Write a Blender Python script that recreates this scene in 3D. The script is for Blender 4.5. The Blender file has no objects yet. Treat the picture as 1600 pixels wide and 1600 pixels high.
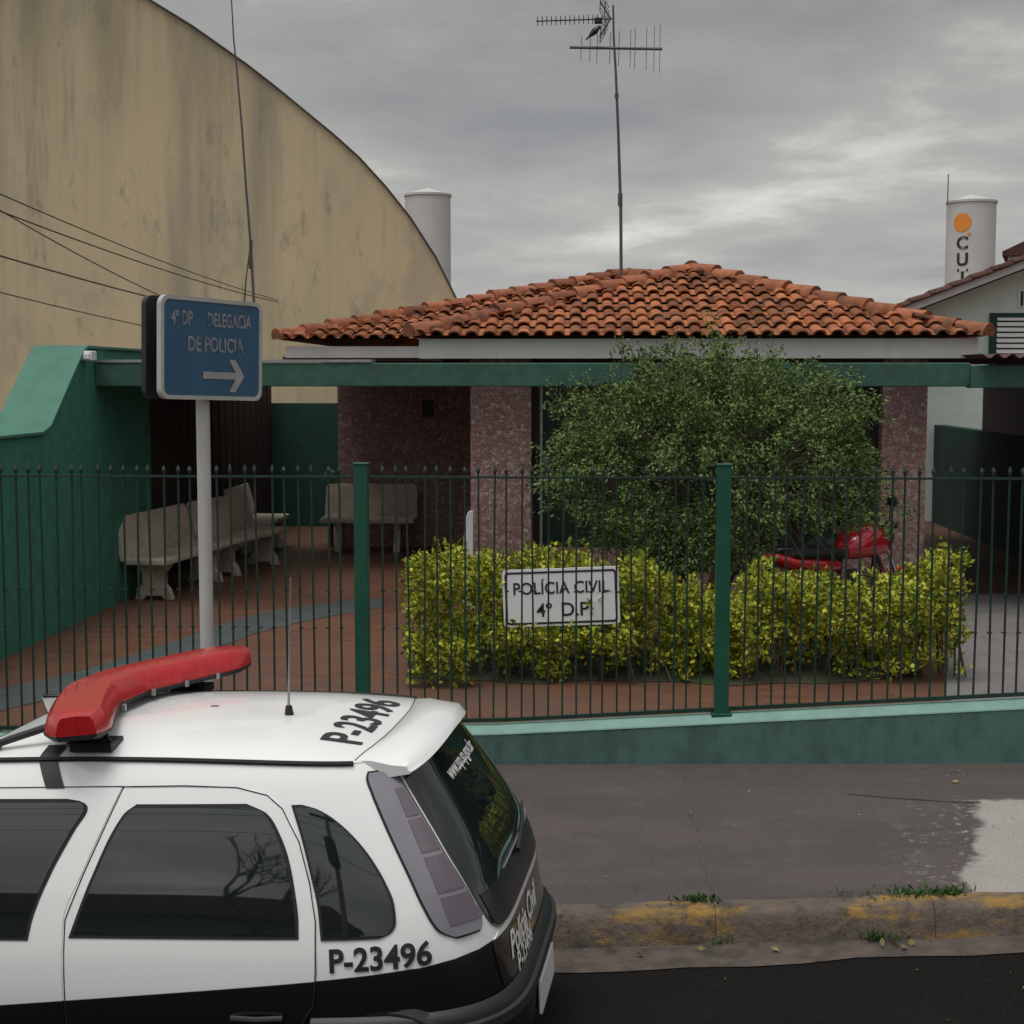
import bpy, bmesh, math, random
import numpy as np
from mathutils import Vector, Matrix
R = math.radians
C = bpy.context.scene.collection
random.seed(7); rng = np.random.default_rng(7)
S = bpy.context.scene

# ------------------------------------------------------------------ camera
H = 2.62; FPX = 2360.0
PITCH = math.atan(210/2360); YAW = math.atan(104/2360)
cd = bpy.data.cameras.new('camera'); cam = bpy.data.objects.new('camera', cd); C.objects.link(cam)
cd.sensor_width = 36; cd.lens = 36*FPX/1600; cd.clip_start = 0.05; cd.clip_end = 3000
cam.location = (0, 0, H); cam.rotation_euler = (math.pi/2-PITCH, 0, YAW)
S.camera = cam
# ------------------------------------------------------------------ world
SUN_EL, SUN_AZ = R(73), R(215)        # azimuth measured from +Y clockwise
w = bpy.data.worlds.new('World'); S.world = w; w.use_nodes = True
nt = w.node_tree; N = nt.nodes; L = nt.links
for n in list(N): N.remove(n)
out = N.new('ShaderNodeOutputWorld')
sky = N.new('ShaderNodeTexSky'); sky.sky_type = 'NISHITA'; sky.sun_disc = False
sky.sun_elevation = SUN_EL; sky.sun_rotation = SUN_AZ
bg1 = N.new('ShaderNodeBackground'); bg1.inputs[1].default_value = 0.06
L.new(sky.outputs[0], bg1.inputs[0])
tc = N.new('ShaderNodeTexCoord'); sep = N.new('ShaderNodeSeparateXYZ'); L.new(tc.outputs['Generated'], sep.inputs[0])
def wm(op, a, b=None, c=None):
    n = N.new('ShaderNodeMath'); n.operation = op
    for i, v in enumerate((a, b, c)):
        if v is None: continue
        if isinstance(v, (int, float)): n.inputs[i].default_value = v
        else: L.new(v, n.inputs[i])
    return n.outputs[0]
zc = wm('ADD', wm('MAXIMUM', sep.outputs[2], 0.0), 0.13)
cx = wm('DIVIDE', sep.outputs[0], zc); cy = wm('DIVIDE', sep.outputs[1], zc)
cmb = N.new('ShaderNodeCombineXYZ'); L.new(cx, cmb.inputs[0]); L.new(cy, cmb.inputs[1])
mp = N.new('ShaderNodeMapping'); mp.inputs['Location'].default_value = (3.1, 1.7, 0.4); mp.inputs['Scale'].default_value = (0.85, .8, 1)
L.new(cmb.outputs[0], mp.inputs[0])
n1 = N.new('ShaderNodeTexNoise'); n1.inputs['Scale'].default_value = 1.5; n1.inputs['Detail'].default_value = 9; n1.inputs['Roughness'].default_value = .58; n1.inputs['Distortion'].default_value = .15
L.new(mp.outputs[0], n1.inputs['Vector'])
cr = N.new('ShaderNodeValToRGB'); e = cr.color_ramp.elements
e[0].position = .30; e[0].color = (.285, .29, .305, 1); e[1].position = .80; e[1].color = (.80, .80, .74, 1)
k = cr.color_ramp.elements.new(.48); k.color = (.37, .37, .36, 1)
k = cr.color_ramp.elements.new(.60); k.color = (.44, .44, .415, 1)
L.new(n1.outputs['Fac'], cr.inputs[0])
# the cloud deck is thinner overhead and towards the sun (behind the viewer)
dotn = N.new('ShaderNodeVectorMath'); dotn.operation = 'DOT_PRODUCT'; L.new(tc.outputs['Generated'], dotn.inputs[0])
dotn.inputs[1].default_value = (math.sin(SUN_AZ)*math.cos(SUN_EL), math.cos(SUN_AZ)*math.cos(SUN_EL), math.sin(SUN_EL))
mr = N.new('ShaderNodeMapRange'); mr.interpolation_type = 'SMOOTHSTEP'
mr.inputs[1].default_value = .25; mr.inputs[2].default_value = .98; mr.inputs[3].default_value = 1.0; mr.inputs[4].default_value = 3.9
L.new(dotn.outputs['Value'], mr.inputs[0])
mul = N.new('ShaderNodeVectorMath'); mul.operation = 'SCALE'; L.new(cr.outputs[0], mul.inputs[0]); L.new(mr.outputs[0], mul.inputs['Scale'])
# brighter band low over the roofs, darker deck higher up
mr2 = N.new('ShaderNodeMapRange'); mr2.inputs[1].default_value = .04; mr2.inputs[2].default_value = .30; mr2.inputs[3].default_value = 1.10; mr2.inputs[4].default_value = .66
L.new(sep.outputs[2], mr2.inputs[0])
mul2 = N.new('ShaderNodeVectorMath'); mul2.operation = 'SCALE'; L.new(mul.outputs[0], mul2.inputs[0]); L.new(mr2.outputs[0], mul2.inputs['Scale'])
bg2 = N.new('ShaderNodeBackground'); bg2.inputs[1].default_value = 1.0; L.new(mul2.outputs[0], bg2.inputs[0])
mx = N.new('ShaderNodeMixShader'); mx.inputs[0].default_value = .94
L.new(bg1.outputs[0], mx.inputs[1]); L.new(bg2.outputs[0], mx.inputs[2]); L.new(mx.outputs[0], out.inputs[0])
# ------------------------------------------------------------------ sun
sd = bpy.data.lights.new('sun', 'SUN'); sd.energy = 1.45; sd.angle = R(28); sd.color = (1, .965, .91)
sun = bpy.data.objects.new('sun', sd); C.objects.link(sun)
dv = Vector((math.sin(SUN_AZ)*math.cos(SUN_EL), math.cos(SUN_AZ)*math.cos(SUN_EL), math.sin(SUN_EL)))
sun.rotation_euler = dv.to_track_quat('Z', 'Y').to_euler(); sun.location = dv*40
S.view_settings.view_transform = 'Standard'; S.view_settings.look = 'None'
S.view_settings.exposure = 0.15; S.view_settings.gamma = 1.0
try: S.cycles.max_bounces = 6; S.cycles.diffuse_bounces = 3; S.cycles.glossy_bounces = 3
except Exception: pass

# ------------------------------------------------------------------ helpers
cp, sp, cyw, syw = math.cos(PITCH), math.sin(PITCH), math.cos(YAW), math.sin(YAW)
FW = Vector((-syw*cp, cyw*cp, -sp)); RT = Vector((cyw, syw, 0)); UP = RT.cross(FW)
def P(px, py, Y):
    d = FW + RT*((px-800)/FPX) + UP*((800-py)/FPX)
    t = Y/d.y
    return Vector((d.x*t, Y, H+d.z*t))
def PX(px, Y): return P(px, 590, Y).x
def PZ(py, Y): return P(904, py, Y).z

MATS = {}
def mat(name, col, rough=.7, var=.12, scale=4.0, bump=0.0, bscale=80.0, metal=0.0, spec=.5, coat=0.0,
        dirt=None, dscale=1.5, dstr=(1,1,1), dlo=.45, dhi=.75, island=0.0, stretch=(1,1,1), island_col=None, emit=None):
    m = bpy.data.materials.new(name); m.use_nodes = True; t = m.node_tree; n = t.nodes; l = t.links
    b = n['Principled BSDF']; b.inputs['Roughness'].default_value = rough; b.inputs['Metallic'].default_value = metal
    b.inputs['Specular IOR Level'].default_value = spec
    if coat: b.inputs['Coat Weight'].default_value = coat; b.inputs['Coat Roughness'].default_value = .05
    tcn = n.new('ShaderNodeTexCoord')
    mpn = n.new('ShaderNodeMapping'); mpn.inputs['Scale'].default_value = stretch; l.new(tcn.outputs['Object'], mpn.inputs[0])
    cur = None
    rgb = n.new('ShaderNodeRGB'); rgb.outputs[0].default_value = (*col, 1); cur = rgb.outputs[0]
    if var:
        nz = n.new('ShaderNodeTexNoise'); nz.inputs['Scale'].default_value = scale; nz.inputs['Detail'].default_value = 6; nz.inputs['Roughness'].default_value = .62
        l.new(mpn.outputs[0], nz.inputs['Vector'])
        mr_ = n.new('ShaderNodeMapRange'); mr_.inputs[1].default_value = .28; mr_.inputs[2].default_value = .72; mr_.inputs[3].default_value = 1-var; mr_.inputs[4].default_value = 1+var
        l.new(nz.outputs['Fac'], mr_.inputs[0])
        vm = n.new('ShaderNodeVectorMath'); vm.operation = 'SCALE'; l.new(cur, vm.inputs[0]); l.new(mr_.outputs[0], vm.inputs['Scale']); cur = vm.outputs[0]
    if dirt:
        mpd = n.new('ShaderNodeMapping'); mpd.inputs['Scale'].default_value = dstr; mpd.inputs['Location'].default_value = (5.3, 2.1, 7.7); l.new(tcn.outputs['Object'], mpd.inputs[0])
        nd = n.new('ShaderNodeTexNoise'); nd.inputs['Scale'].default_value = dscale; nd.inputs['Detail'].default_value = 9; nd.inputs['Roughness'].default_value = .65
        l.new(mpd.outputs[0], nd.inputs['Vector'])
        md = n.new('ShaderNodeMapRange'); md.interpolation_type = 'SMOOTHSTEP'; md.inputs[1].default_value = dlo; md.inputs[2].default_value = dhi
        l.new(nd.outputs['Fac'], md.inputs[0])
        mxd = n.new('ShaderNodeMix'); mxd.data_type = 'RGBA'; l.new(md.outputs[0], mxd.inputs['Factor']); l.new(cur, mxd.inputs['A']); mxd.inputs['B'].default_value = (*dirt, 1)
        cur = mxd.outputs['Result']
    if island:
        g = n.new('ShaderNodeNewGeometry')
        ir = n.new('ShaderNodeMapRange'); ir.inputs[3].default_value = 1-island; ir.inputs[4].default_value = 1+island
        l.new(g.outputs['Random Per Island'], ir.inputs[0])
        vi = n.new('ShaderNodeVectorMath'); vi.operation = 'SCALE'; l.new(cur, vi.inputs[0]); l.new(ir.outputs[0], vi.inputs['Scale']); cur = vi.outputs[0]
        if island_col:
            wn = n.new('ShaderNodeTexWhiteNoise'); wn.noise_dimensions = '1D'; l.new(g.outputs['Random Per Island'], wn.inputs['W'])
            pw = n.new('ShaderNodeMath'); pw.operation = 'POWER'; pw.inputs[1].default_value = 2.2; l.new(wn.outputs['Value'], pw.inputs[0])
            mi = n.new('ShaderNodeMix'); mi.data_type = 'RGBA'; l.new(pw.outputs[0], mi.inputs['Factor']); l.new(cur, mi.inputs['A']); mi.inputs['B'].default_value = (*island_col, 1)
            cur = mi.outputs['Result']
    l.new(cur, b.inputs['Base Color'])
    if bump:
        nb = n.new('ShaderNodeTexNoise'); nb.inputs['Scale'].default_value = bscale; nb.inputs['Detail'].default_value = 5
        l.new(mpn.outputs[0], nb.inputs['Vector'])
        bp = n.new('ShaderNodeBump'); bp.inputs['Strength'].default_value = bump; bp.inputs['Distance'].default_value = .01
        l.new(nb.outputs['Fac'], bp.inputs['Height']); l.new(bp.outputs[0], b.inputs['Normal'])
    MATS[name] = m
    m['_cur'] = 0
    return m

class MB:
    """collects geometry for ONE mesh"""
    def __init__(s): s.v = []; s.f = []; s.m = []; s.mi = 0
    def add(s, vs, fs):
        o = len(s.v); s.v += [tuple(x) for x in vs]; s.f += [tuple(i+o for i in f) for f in fs]; s.m += [s.mi]*len(fs); return s
    def box(s, x0, x1, y0, y1, z0, z1, M=None):
        vs = [(x, y, z) for z in (z0, z1) for y in (y0, y1) for x in (x0, x1)]
        if M is not None: vs = [tuple(M @ Vector(p)) for p in vs]
        return s.add(vs, [(0,2,3,1),(4,5,7,6),(0,1,5,4),(2,6,7,3),(0,4,6,2),(1,3,7,5)])
    def prism(s, poly, a, b, axis='y', M=None):
        """poly: list of 2-D points; extruded from a to b along axis"""
        def mk(p, t):
            if axis == 'y': return (p[0], t, p[1])
            if axis == 'x': return (t, p[0], p[1])
            return (p[0], p[1], t)
        n = len(poly); vs = [mk(p, a) for p in poly]+[mk(p, b) for p in poly]
        if M is not None: vs = [tuple(M @ Vector(p)) for p in vs]
        fs = [tuple(range(n)), tuple(range(2*n-1, n-1, -1))]+[(i, i+n, (i+1) % n+n, (i+1) % n) for i in range(n)]
        return s.add(vs, fs)
    def tube(s, pts, r, seg=8, cap=True, closed=False):
        pts = [Vector(p) for p in pts]; n = len(pts)
        rs = r if isinstance(r, (list, tuple)) else [r]*n
        vs = []; prev = None
        for i in range(n):
            if closed: d = pts[(i+1) % n]-pts[i-1]
            else: d = pts[min(i+1, n-1)]-pts[max(i-1, 0)]
            d.normalize()
            if prev is None:
                u = d.cross(Vector((0,0,1)))
                if u.length < .05: u = d.cross(Vector((1,0,0)))
            else: u = prev - d*prev.dot(d)
            u.normalize(); prev = u; v = d.cross(u)
            for k in range(seg):
                a = 2*math.pi*k/seg; vs.append(pts[i]+(u*math.cos(a)+v*math.sin(a))*rs[i])
        fs = []
        for i in range(n if closed else n-1):
            j = (i+1) % n
            for k in range(seg): fs.append((i*seg+k, i*seg+(k+1) % seg, j*seg+(k+1) % seg, j*seg+k))
        if cap and not closed: fs.append(tuple(range(seg-1, -1, -1))); fs.append(tuple((n-1)*seg+k for k in range(seg)))
        return s.add(vs, fs)
    def lathe(s, prof, c=(0,0,0), seg=24, axis='z'):
        vs = []; c = Vector(c)
        for (r, z) in prof:
            for k in range(seg):
                a = 2*math.pi*k/seg
                p = (r*math.cos(a), r*math.sin(a), z)
                if axis == 'y': p = (p[0], p[2], p[1])
                if axis == 'x': p = (p[2], p[0], p[1])
                vs.append(c+Vector(p))
        n = len(prof); fs = [(i*seg+k, i*seg+(k+1) % seg, (i+1)*seg+(k+1) % seg, (i+1)*seg+k) for i in range(n-1) for k in range(seg)]
        if prof[0][0] > 1e-4: fs.append(tuple(range(seg-1, -1, -1)))
        if prof[-1][0] > 1e-4: fs.append(tuple((n-1)*seg+k for k in range(seg)))
        return s.add(vs, fs)
    def grid(s, G, closed_u=False):
        """G[i][j] points"""
        a = len(G); b = len(G[0]); vs = [p for row in G for p in row]
        fs = [(i*b+j, i*b+(j+1) % b, (i+1)*b+(j+1) % b, (i+1)*b+j) for i in range(a-1) for j in range(b if closed_u else b-1)]
        return s.add(vs, fs)
    def build(s, name, m, parent=None, smooth=False, bevel=0.0, local=False, angle=35):
        me = bpy.data.meshes.new(name)
        off = Vector((0,0,0))
        if parent is not None and not local:
            q = parent
            while q is not None: off += q.location; q = q.parent
        vs = [(x-off.x, y-off.y, z-off.z) for x, y, z in s.v]
        me.from_pydata(vs, [], s.f)
        ms = m if isinstance(m, (list, tuple)) else [m]
        for q in ms: me.materials.append(q)
        if len(ms) > 1: me.polygons.foreach_set('material_index', s.m)
        bm = bmesh.new(); bm.from_mesh(me); bmesh.ops.recalc_face_normals(bm, faces=bm.faces)
        if smooth:
            ca = math.cos(R(angle))
            for f in bm.faces: f.smooth = True
            for e_ in bm.edges:
                if len(e_.link_faces) == 2 and e_.link_faces[0].normal.dot(e_.link_faces[1].normal) < ca: e_.smooth = False
        bm.to_mesh(me); bm.free(); me.update()
        o = bpy.data.objects.new(name, me); C.objects.link(o)
        if parent is not None: o.parent = parent
        if bevel:
            bv = o.modifiers.new('bevel', 'BEVEL'); bv.width = bevel; bv.segments = 2; bv.limit_method = 'ANGLE'; bv.angle_limit = R(40)
        return o
def tag(o, label=None, cat=None, group=None, kind=None):
    if label: o['label'] = label
    if cat: o['category'] = cat
    if group: o['group'] = group
    if kind: o['kind'] = kind
    return o
def thing(name, label, cat, loc=(0,0,0), rot=(0,0,0), group=None):
    o = bpy.data.objects.new(name, None); C.objects.link(o); o.location = loc; o.rotation_euler = rot
    o.empty_display_size = .2
    return tag(o, label, cat, group)
def fast_mesh(name, V, F, m, parent=None, smooth=False):
    """V (n,3) array, F (k,4) array, world coordinates"""
    off = Vector((0,0,0)); q = parent
    while q is not None: off += q.location; q = q.parent
    V = np.asarray(V, dtype=np.float32)-np.array(off, dtype=np.float32); F = np.asarray(F, dtype=np.int32)
    me = bpy.data.meshes.new(name); me.vertices.add(len(V)); me.vertices.foreach_set('co', V.ravel())
    me.loops.add(F.size); me.loops.foreach_set('vertex_index', F.ravel())
    me.polygons.add(len(F)); me.polygons.foreach_set('loop_start', np.arange(0, F.size, F.shape[1], dtype=np.int32))
    me.polygons.foreach_set('loop_total', np.full(len(F), F.shape[1], dtype=np.int32))
    me.materials.append(m); me.update(calc_edges=True); me.validate()
    o = bpy.data.objects.new(name, me); C.objects.link(o)
    if parent is not None: o.parent = parent
    return o
def leaves(pos, dirs, ln, wd, roll=None):
    """folded diamond leaves: pos (n,3), dirs (n,3) unit, ln, wd (n,)"""
    n = len(pos); ref = rng.normal(size=(n,3)); side = np.cross(dirs, ref); side /= np.linalg.norm(side, axis=1, keepdims=True)+1e-9
    nor = np.cross(side, dirs)
    a = pos; b = pos+dirs*(ln*.5)[:,None]+side*(wd*.5)[:,None]+nor*(wd*.12)[:,None]; c = pos+dirs*ln[:,None]; d = pos+dirs*(ln*.5)[:,None]-side*(wd*.5)[:,None]+nor*(wd*.12)[:,None]
    V = np.stack([a, b, c, d], axis=1).reshape(-1, 3); F = np.arange(4*n).reshape(n, 4)
    return V, F
def text_geo(txt, size, bold=0.0, sx=1.0, shear=0.0, depth=0.0, space=1.0):
    cu = bpy.data.curves.new('t', 'FONT'); cu.body = txt; cu.size = size; cu.offset = bold*size; cu.shear = shear
    cu.align_x = 'CENTER'; cu.align_y = 'CENTER'; cu.resolution_u = 4; cu.extrude = depth; cu.space_character = space
    o = bpy.data.objects.new('t', cu); C.objects.link(o)
    dg = bpy.context.evaluated_depsgraph_get(); ev = o.evaluated_get(dg); me = ev.to_mesh()
    vs = [(v.co.x*sx, v.co.y, v.co.z) for v in me.vertices]; fs = [tuple(p.vertices) for p in me.polygons]
    ev.to_mesh_clear(); bpy.data.objects.remove(o); bpy.data.curves.remove(cu)
    return vs, fs

# ------------------------------------------------------------------ materials
M_asph = mat('asphalt', (.0085, .0073, .0066), .8, .75, 75, 1.0, 110, spec=.12, dirt=(.014,.013,.012), dscale=1.2, dlo=.5, dhi=.8)
M_gutter = mat('gutter_concrete', (.085, .066, .055), .85, .35, 9, .4, 90, dirt=(.035,.028,.024), dscale=6, dlo=.45, dhi=.7)
M_red = mat('floor_tile', (.19, .062, .030), .42, .28, 2.5, .15, 60, spec=.45, dirt=(.09,.042,.026), dscale=1.1, dlo=.42, dhi=.72)
M_drive = mat('driveway_concrete', (.17,.155,.155), .75, .2, 3, .25, 90)
M_greyband = mat('grey_green_band', (.060,.075,.075), .6, .25, 5, .2, 80)
M_lowall = mat('green_paint', (.075,.155,.136), .72, .22, 9, .12, 70, dirt=(.048,.098,.090), dscale=2.6, dlo=.42, dhi=.7, dstr=(1.6,1.6,.45))
M_cap = mat('pale_green_paint', (.17,.30,.265), .7, .18, 5, .1, 70)
M_gwall = mat('rough_green_plaster', (.050,.200,.140), .85, .22, 6, 1.0, 38, spec=.25)
M_gcap = mat('green_cap_paint', (.055,.175,.125), .7, .15, 5, .1, 60, dirt=(.075,.20,.15), dscale=3, dlo=.5, dhi=.8)
M_beam = mat('green_beam_paint', (.036,.110,.082), .75, .3, 7, .1, 60, dirt=(.035,.080,.062), dscale=2.2, dlo=.45, dhi=.7)
M_fence = mat('green_enamel', (.010,.034,.026), .42, .2, 8, .05, 90, spec=.5)
M_post = mat('green_post_enamel', (.010,.080,.050), .42, .15, 6, .05, 60, spec=.5)
M_white = mat('white_board_paint', (.72,.71,.69), .6, .08, 3, .05, 50, dirt=(.5,.48,.46), dscale=4, dstr=(1,1,.3), dlo=.55, dhi=.85)
M_soffit = mat('brown_soffit', (.10,.055,.05), .8, .2, 6, .1, 60)
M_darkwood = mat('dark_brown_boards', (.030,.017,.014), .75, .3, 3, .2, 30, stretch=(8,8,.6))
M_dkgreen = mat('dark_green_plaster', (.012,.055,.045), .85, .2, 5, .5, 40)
M_dkgrey = mat('dark_sheet_metal', (.020,.021,.025), .6, .2, 3, .05, 40)
M_metal = mat('galvanised_steel', (.42,.43,.44), .45, .15, 12, .05, 80, metal=.85)
M_pole = mat('grey_pole_paint', (.47,.46,.44), .6, .14, 7, .05, 60, stretch=(1,1,.25))
M_dark = mat('black_plastic', (.012,.012,.013), .5, .1, 6)
M_rubber = mat('black_rubber', (.014,.014,.015), .75, .1, 6)
M_blk = mat('black_paint', (.008,.008,.009), .3, 0)
M_antenna = mat('weathered_aluminium', (.10,.10,.105), .6, .1, 10, metal=.3)
M_nroof = mat('dark_old_tile', (.085,.042,.034), .85, .3, 10, .3, 50, island=.3, spec=.25)
M_cable = mat('black_cable', (.075,.064,.05), .7, 0)
M_bench = mat('cast_concrete', (.50,.44,.35), .9, .2, 7, .5, 70, dirt=(.27,.225,.18), dscale=3.2, dlo=.45, dhi=.75)
M_bark = mat('bark', (.09,.07,.05), .9, .3, 12, .6, 50)
M_bush = mat('bush_leaf', (.075,.122,.036), .65, 0, island=.55, island_col=(.19,.25,.075), spec=.25)
M_hedge = mat('hedge_leaf', (.205,.255,.024), .65, 0, island=.5, island_col=(.50,.48,.055), spec=.3)
M_grass = mat('grass_blade', (.045,.11,.02), .7, 0, island=.4)
M_leafy = mat('fallen_leaf', (.24,.20,.08), .7, 0, island=.3)
M_tile = mat('terracotta', (.315,.112,.050), .85, .3, 9, .3, 60, island=.42, spec=.2, dirt=(.105,.055,.035), dscale=3.1, dlo=.44, dhi=.68)
M_ridge = mat('terracotta_ridge', (.30,.11,.058), .85, .3, 10, .3, 50, island=.3, spec=.25, dirt=(.12,.07,.05), dscale=5, dlo=.45, dhi=.75)
M_tower = mat('tower_paint', (.52,.52,.51), .6, .08, .6, dirt=(.5,.49,.48), dscale=1.0, dstr=(1,1,.2), dlo=.55, dhi=.85)
M_orange = mat('orange_paint', (.75,.26,.03), .6, .08, 3)
M_ink = mat('black_lettering', (.018,.018,.02), .5, 0)
M_inkw = mat('white_lettering', (.78,.78,.78), .5, 0)
M_glass = mat('tinted_glass', (.010,.015,.015), .025, 0, spec=1.0)
M_shopglass = mat('window_glass', (.020,.034,.030), .04, 0, spec=1.0)
M_nwall = mat('pale_green_render', (.62,.69,.62), .8, .1, 2, .15, 60)
M_lens = mat('red_lens', (.46,.014,.020), .24, .3, 30, .25, 45, coat=.5, spec=.5, stretch=(1,3,.3))
M_smoke = mat('smoked_lens', (.20,.19,.22), .14, .12, 7, coat=1.0, spec=.5)
M_smoke2 = mat('smoked_lens_inner', (.115,.09,.115), .12, .1, 9, coat=1.0)
M_sign = mat('blue_sign_paint', (.028,.095,.180), .5, .18, 5, dirt=(.035,.09,.15), dscale=4, dlo=.45, dhi=.75, stretch=(1,1,.4))
M_signedge = mat('sign_edge', (.42,.42,.40), .6, .2, 12)
M_signback = mat('sign_back', (.022,.021,.025), .6, .15, 5)
M_faded = mat('faded_lettering', (.27,.26,.28), .6, .3, 22, dirt=(.03,.08,.145), dscale=11, dlo=.50, dhi=.68)
M_arrow = mat('arrow_paint', (.34,.33,.33), .6, .2, 12)
M_plate = mat('white_enamel', (.74,.74,.78), .35, .04, 4)
M_moto = mat('red_tank_paint', (.50,.010,.022), .12, .05, 6, coat=1.0)
M_chrome = mat('chrome', (.7,.7,.72), .12, 0, metal=1.0)
M_engine = mat('engine_alloy', (.30,.30,.31), .45, .2, 20, metal=.7)
M_hall = None
# ---- special materials
class NT:
    def __init__(s, name):
        s.m = bpy.data.materials.new(name); s.m.use_nodes = True; s.t = s.m.node_tree; s.n = s.t.nodes; s.l = s.t.links; s.b = s.n['Principled BSDF']
        s.tc = s.n.new('ShaderNodeTexCoord').outputs['Object']
    def mapping(s, sc=(1,1,1), loc=(0,0,0)):
        q = s.n.new('ShaderNodeMapping'); q.inputs['Scale'].default_value = sc; q.inputs['Location'].default_value = loc; s.l.new(s.tc, q.inputs[0]); return q.outputs[0]
    def noise(s, vec, scale, detail=6, rough=.6, dist=0):
        q = s.n.new('ShaderNodeTexNoise'); q.inputs['Scale'].default_value = scale; q.inputs['Detail'].default_value = detail; q.inputs['Roughness'].default_value = rough; q.inputs['Distortion'].default_value = dist
        s.l.new(vec, q.inputs['Vector']); return q.outputs['Fac']
    def ramp(s, f, lo, hi, a=0.0, b=1.0, smooth=True):
        q = s.n.new('ShaderNodeMapRange'); q.interpolation_type = 'SMOOTHSTEP' if smooth else 'LINEAR'
        for i, v in zip((1,2,3,4), (lo, hi, a, b)): q.inputs[i].default_value = v
        s.l.new(f, q.inputs[0]); return q.outputs[0]
    def mix(s, f, a, b):
        q = s.n.new('ShaderNodeMix'); q.data_type = 'RGBA'
        if isinstance(f, (int, float)): q.inputs['Factor'].default_value = f
        else: s.l.new(f, q.inputs['Factor'])
        for k_, v in (('A', a), ('B', b)):
            if isinstance(v, tuple): q.inputs[k_].default_value = (*v, 1)
            else: s.l.new(v, q.inputs[k_])
        return q.outputs['Result']
    def math(s, op, a, b=None):
        q = s.n.new('ShaderNodeMath'); q.operation = op
        for i, v in enumerate((a, b)):
            if v is None: continue
            if isinstance(v, (int, float)): q.inputs[i].default_value = v
            else: s.l.new(v, q.inputs[i])
        return q.outputs[0]
    def sep(s):
        q = s.n.new('ShaderNodeSeparateXYZ'); s.l.new(s.tc, q.inputs[0]); return q.outputs
    def finish(s, col, rough=.8, bump=None, bs=.3, bd=.01, spec=.4):
        s.l.new(col, s.b.inputs['Base Color'])
        if isinstance(rough, (int, float)): s.b.inputs['Roughness'].default_value = rough
        else: s.l.new(rough, s.b.inputs['Roughness'])
        s.b.inputs['Specular IOR Level'].default_value = spec
        if bump is not None:
            q = s.n.new('ShaderNodeBump'); q.inputs['Strength'].default_value = bs; q.inputs['Distance'].default_value = bd; s.l.new(bump, q.inputs['Height']); s.l.new(q.outputs[0], s.b.inputs['Normal'])
        return s.m

t = NT('stained_cream_plaster')
v1 = t.noise(t.mapping((.9,.9,.07)), 1.3, 8, .62); v2 = t.noise(t.mapping((.35,.35,.16), (4,2,1)), 1.0, 7, .6); v3 = t.noise(t.mapping((3.5,3.5,.25), (1,7,3)), 1.0, 6, .65)
col = t.mix(t.ramp(v2, .35, .68), (.57,.475,.30), (.51,.435,.285))
col = t.mix(t.math('MULTIPLY', t.ramp(v1, .46, .70), .7), col, (.27,.25,.20))
col = t.mix(t.math('MULTIPLY', t.ramp(v3, .5, .75), t.ramp(v2, .42, .6, .15, .75)), col, (.185,.175,.145))
zz = t.sep()[2]
bl = t.noise(t.mapping((1,1,.55), (2,8,5)), .9, 9, .68)
col = t.mix(t.math('MULTIPLY', t.ramp(bl, .50, .66), .55), col, (.33,.31,.245))
bl2 = t.noise(t.mapping((1,1,.4), (6,1,3)), 2.6, 9, .72)
col = t.mix(t.math('MULTIPLY', t.ramp(bl2, .56, .68), .6), col, (.24,.225,.18))
up = t.ramp(zz, 5.5, 9.5)      # soot and algae below the curved coping
nn = t.noise(t.mapping((1.6,1.6,.12), (9,9,2)), 1.0, 7, .6)
col = t.mix(t.math('MULTIPLY', up, t.ramp(nn, .35, .62, .15, .8)), col, (.20,.185,.125))
M_hall = t.finish(col, .9, t.noise(t.mapping((6,6,3)), 4, 6), .15, .02)

t = NT('pink_stone_cladding')
vo = t.n.new('ShaderNodeTexVoronoi'); vo.inputs['Scale'].default_value = 23; vo.inputs['Randomness'].default_value = 1
ds = t.n.new('ShaderNodeVectorMath'); ds.operation = 'ADD'; t.l.new(t.mapping((1,1,1.25)), ds.inputs[0])
nz = t.n.new('ShaderNodeTexNoise'); nz.inputs['Scale'].default_value = 30; t.l.new(t.tc, nz.inputs['Vector'])
sc_ = t.n.new('ShaderNodeVectorMath'); sc_.operation = 'SCALE'; sc_.inputs['Scale'].default_value = .06; t.l.new(nz.outputs['Color'], sc_.inputs[0]); t.l.new(sc_.outputs[0], ds.inputs[1])
t.l.new(ds.outputs[0], vo.inputs['Vector'])
sv = t.n.new('ShaderNodeSeparateColor'); t.l.new(vo.outputs['Color'], sv.inputs[0])
col = t.mix(sv.outputs[0], (.30,.165,.155), (.47,.32,.30))
col = t.mix(t.ramp(sv.outputs[1], .75, .95), col, (.52,.42,.37))
vd = t.n.new('ShaderNodeTexVoronoi'); vd.feature = 'DISTANCE_TO_EDGE'; vd.inputs['Scale'].default_value = 23; t.l.new(ds.outputs[0], vd.inputs['Vector'])
edge = t.ramp(vd.outputs['Distance'], 0.0, .10)
col = t.mix(edge, (.24,.145,.13), col)
col = t.mix(t.ramp(t.noise(t.mapping((1,1,.6)), 2.2, 7), .5, .75), col, (.27,.18,.165))
M_pink = t.finish(col, .85, t.math('ADD', edge, t.noise(t.mapping(), 40, 4)), .6, .012)

t = NT('footpath_concrete')
xs_ = t.sep()
a1 = t.noise(t.mapping((.7,2.2,1)), 1.1, 8, .6); a2 = t.noise(t.mapping((1,1,1), (2,5,1)), 5, 8, .65)
col = t.mix(t.ramp(a1, .35, .68), (.082,.066,.062), (.062,.053,.051))
col = t.mix(t.math('MULTIPLY', t.ramp(a2, .50, .8), .35), col, (.135,.117,.110))
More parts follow.
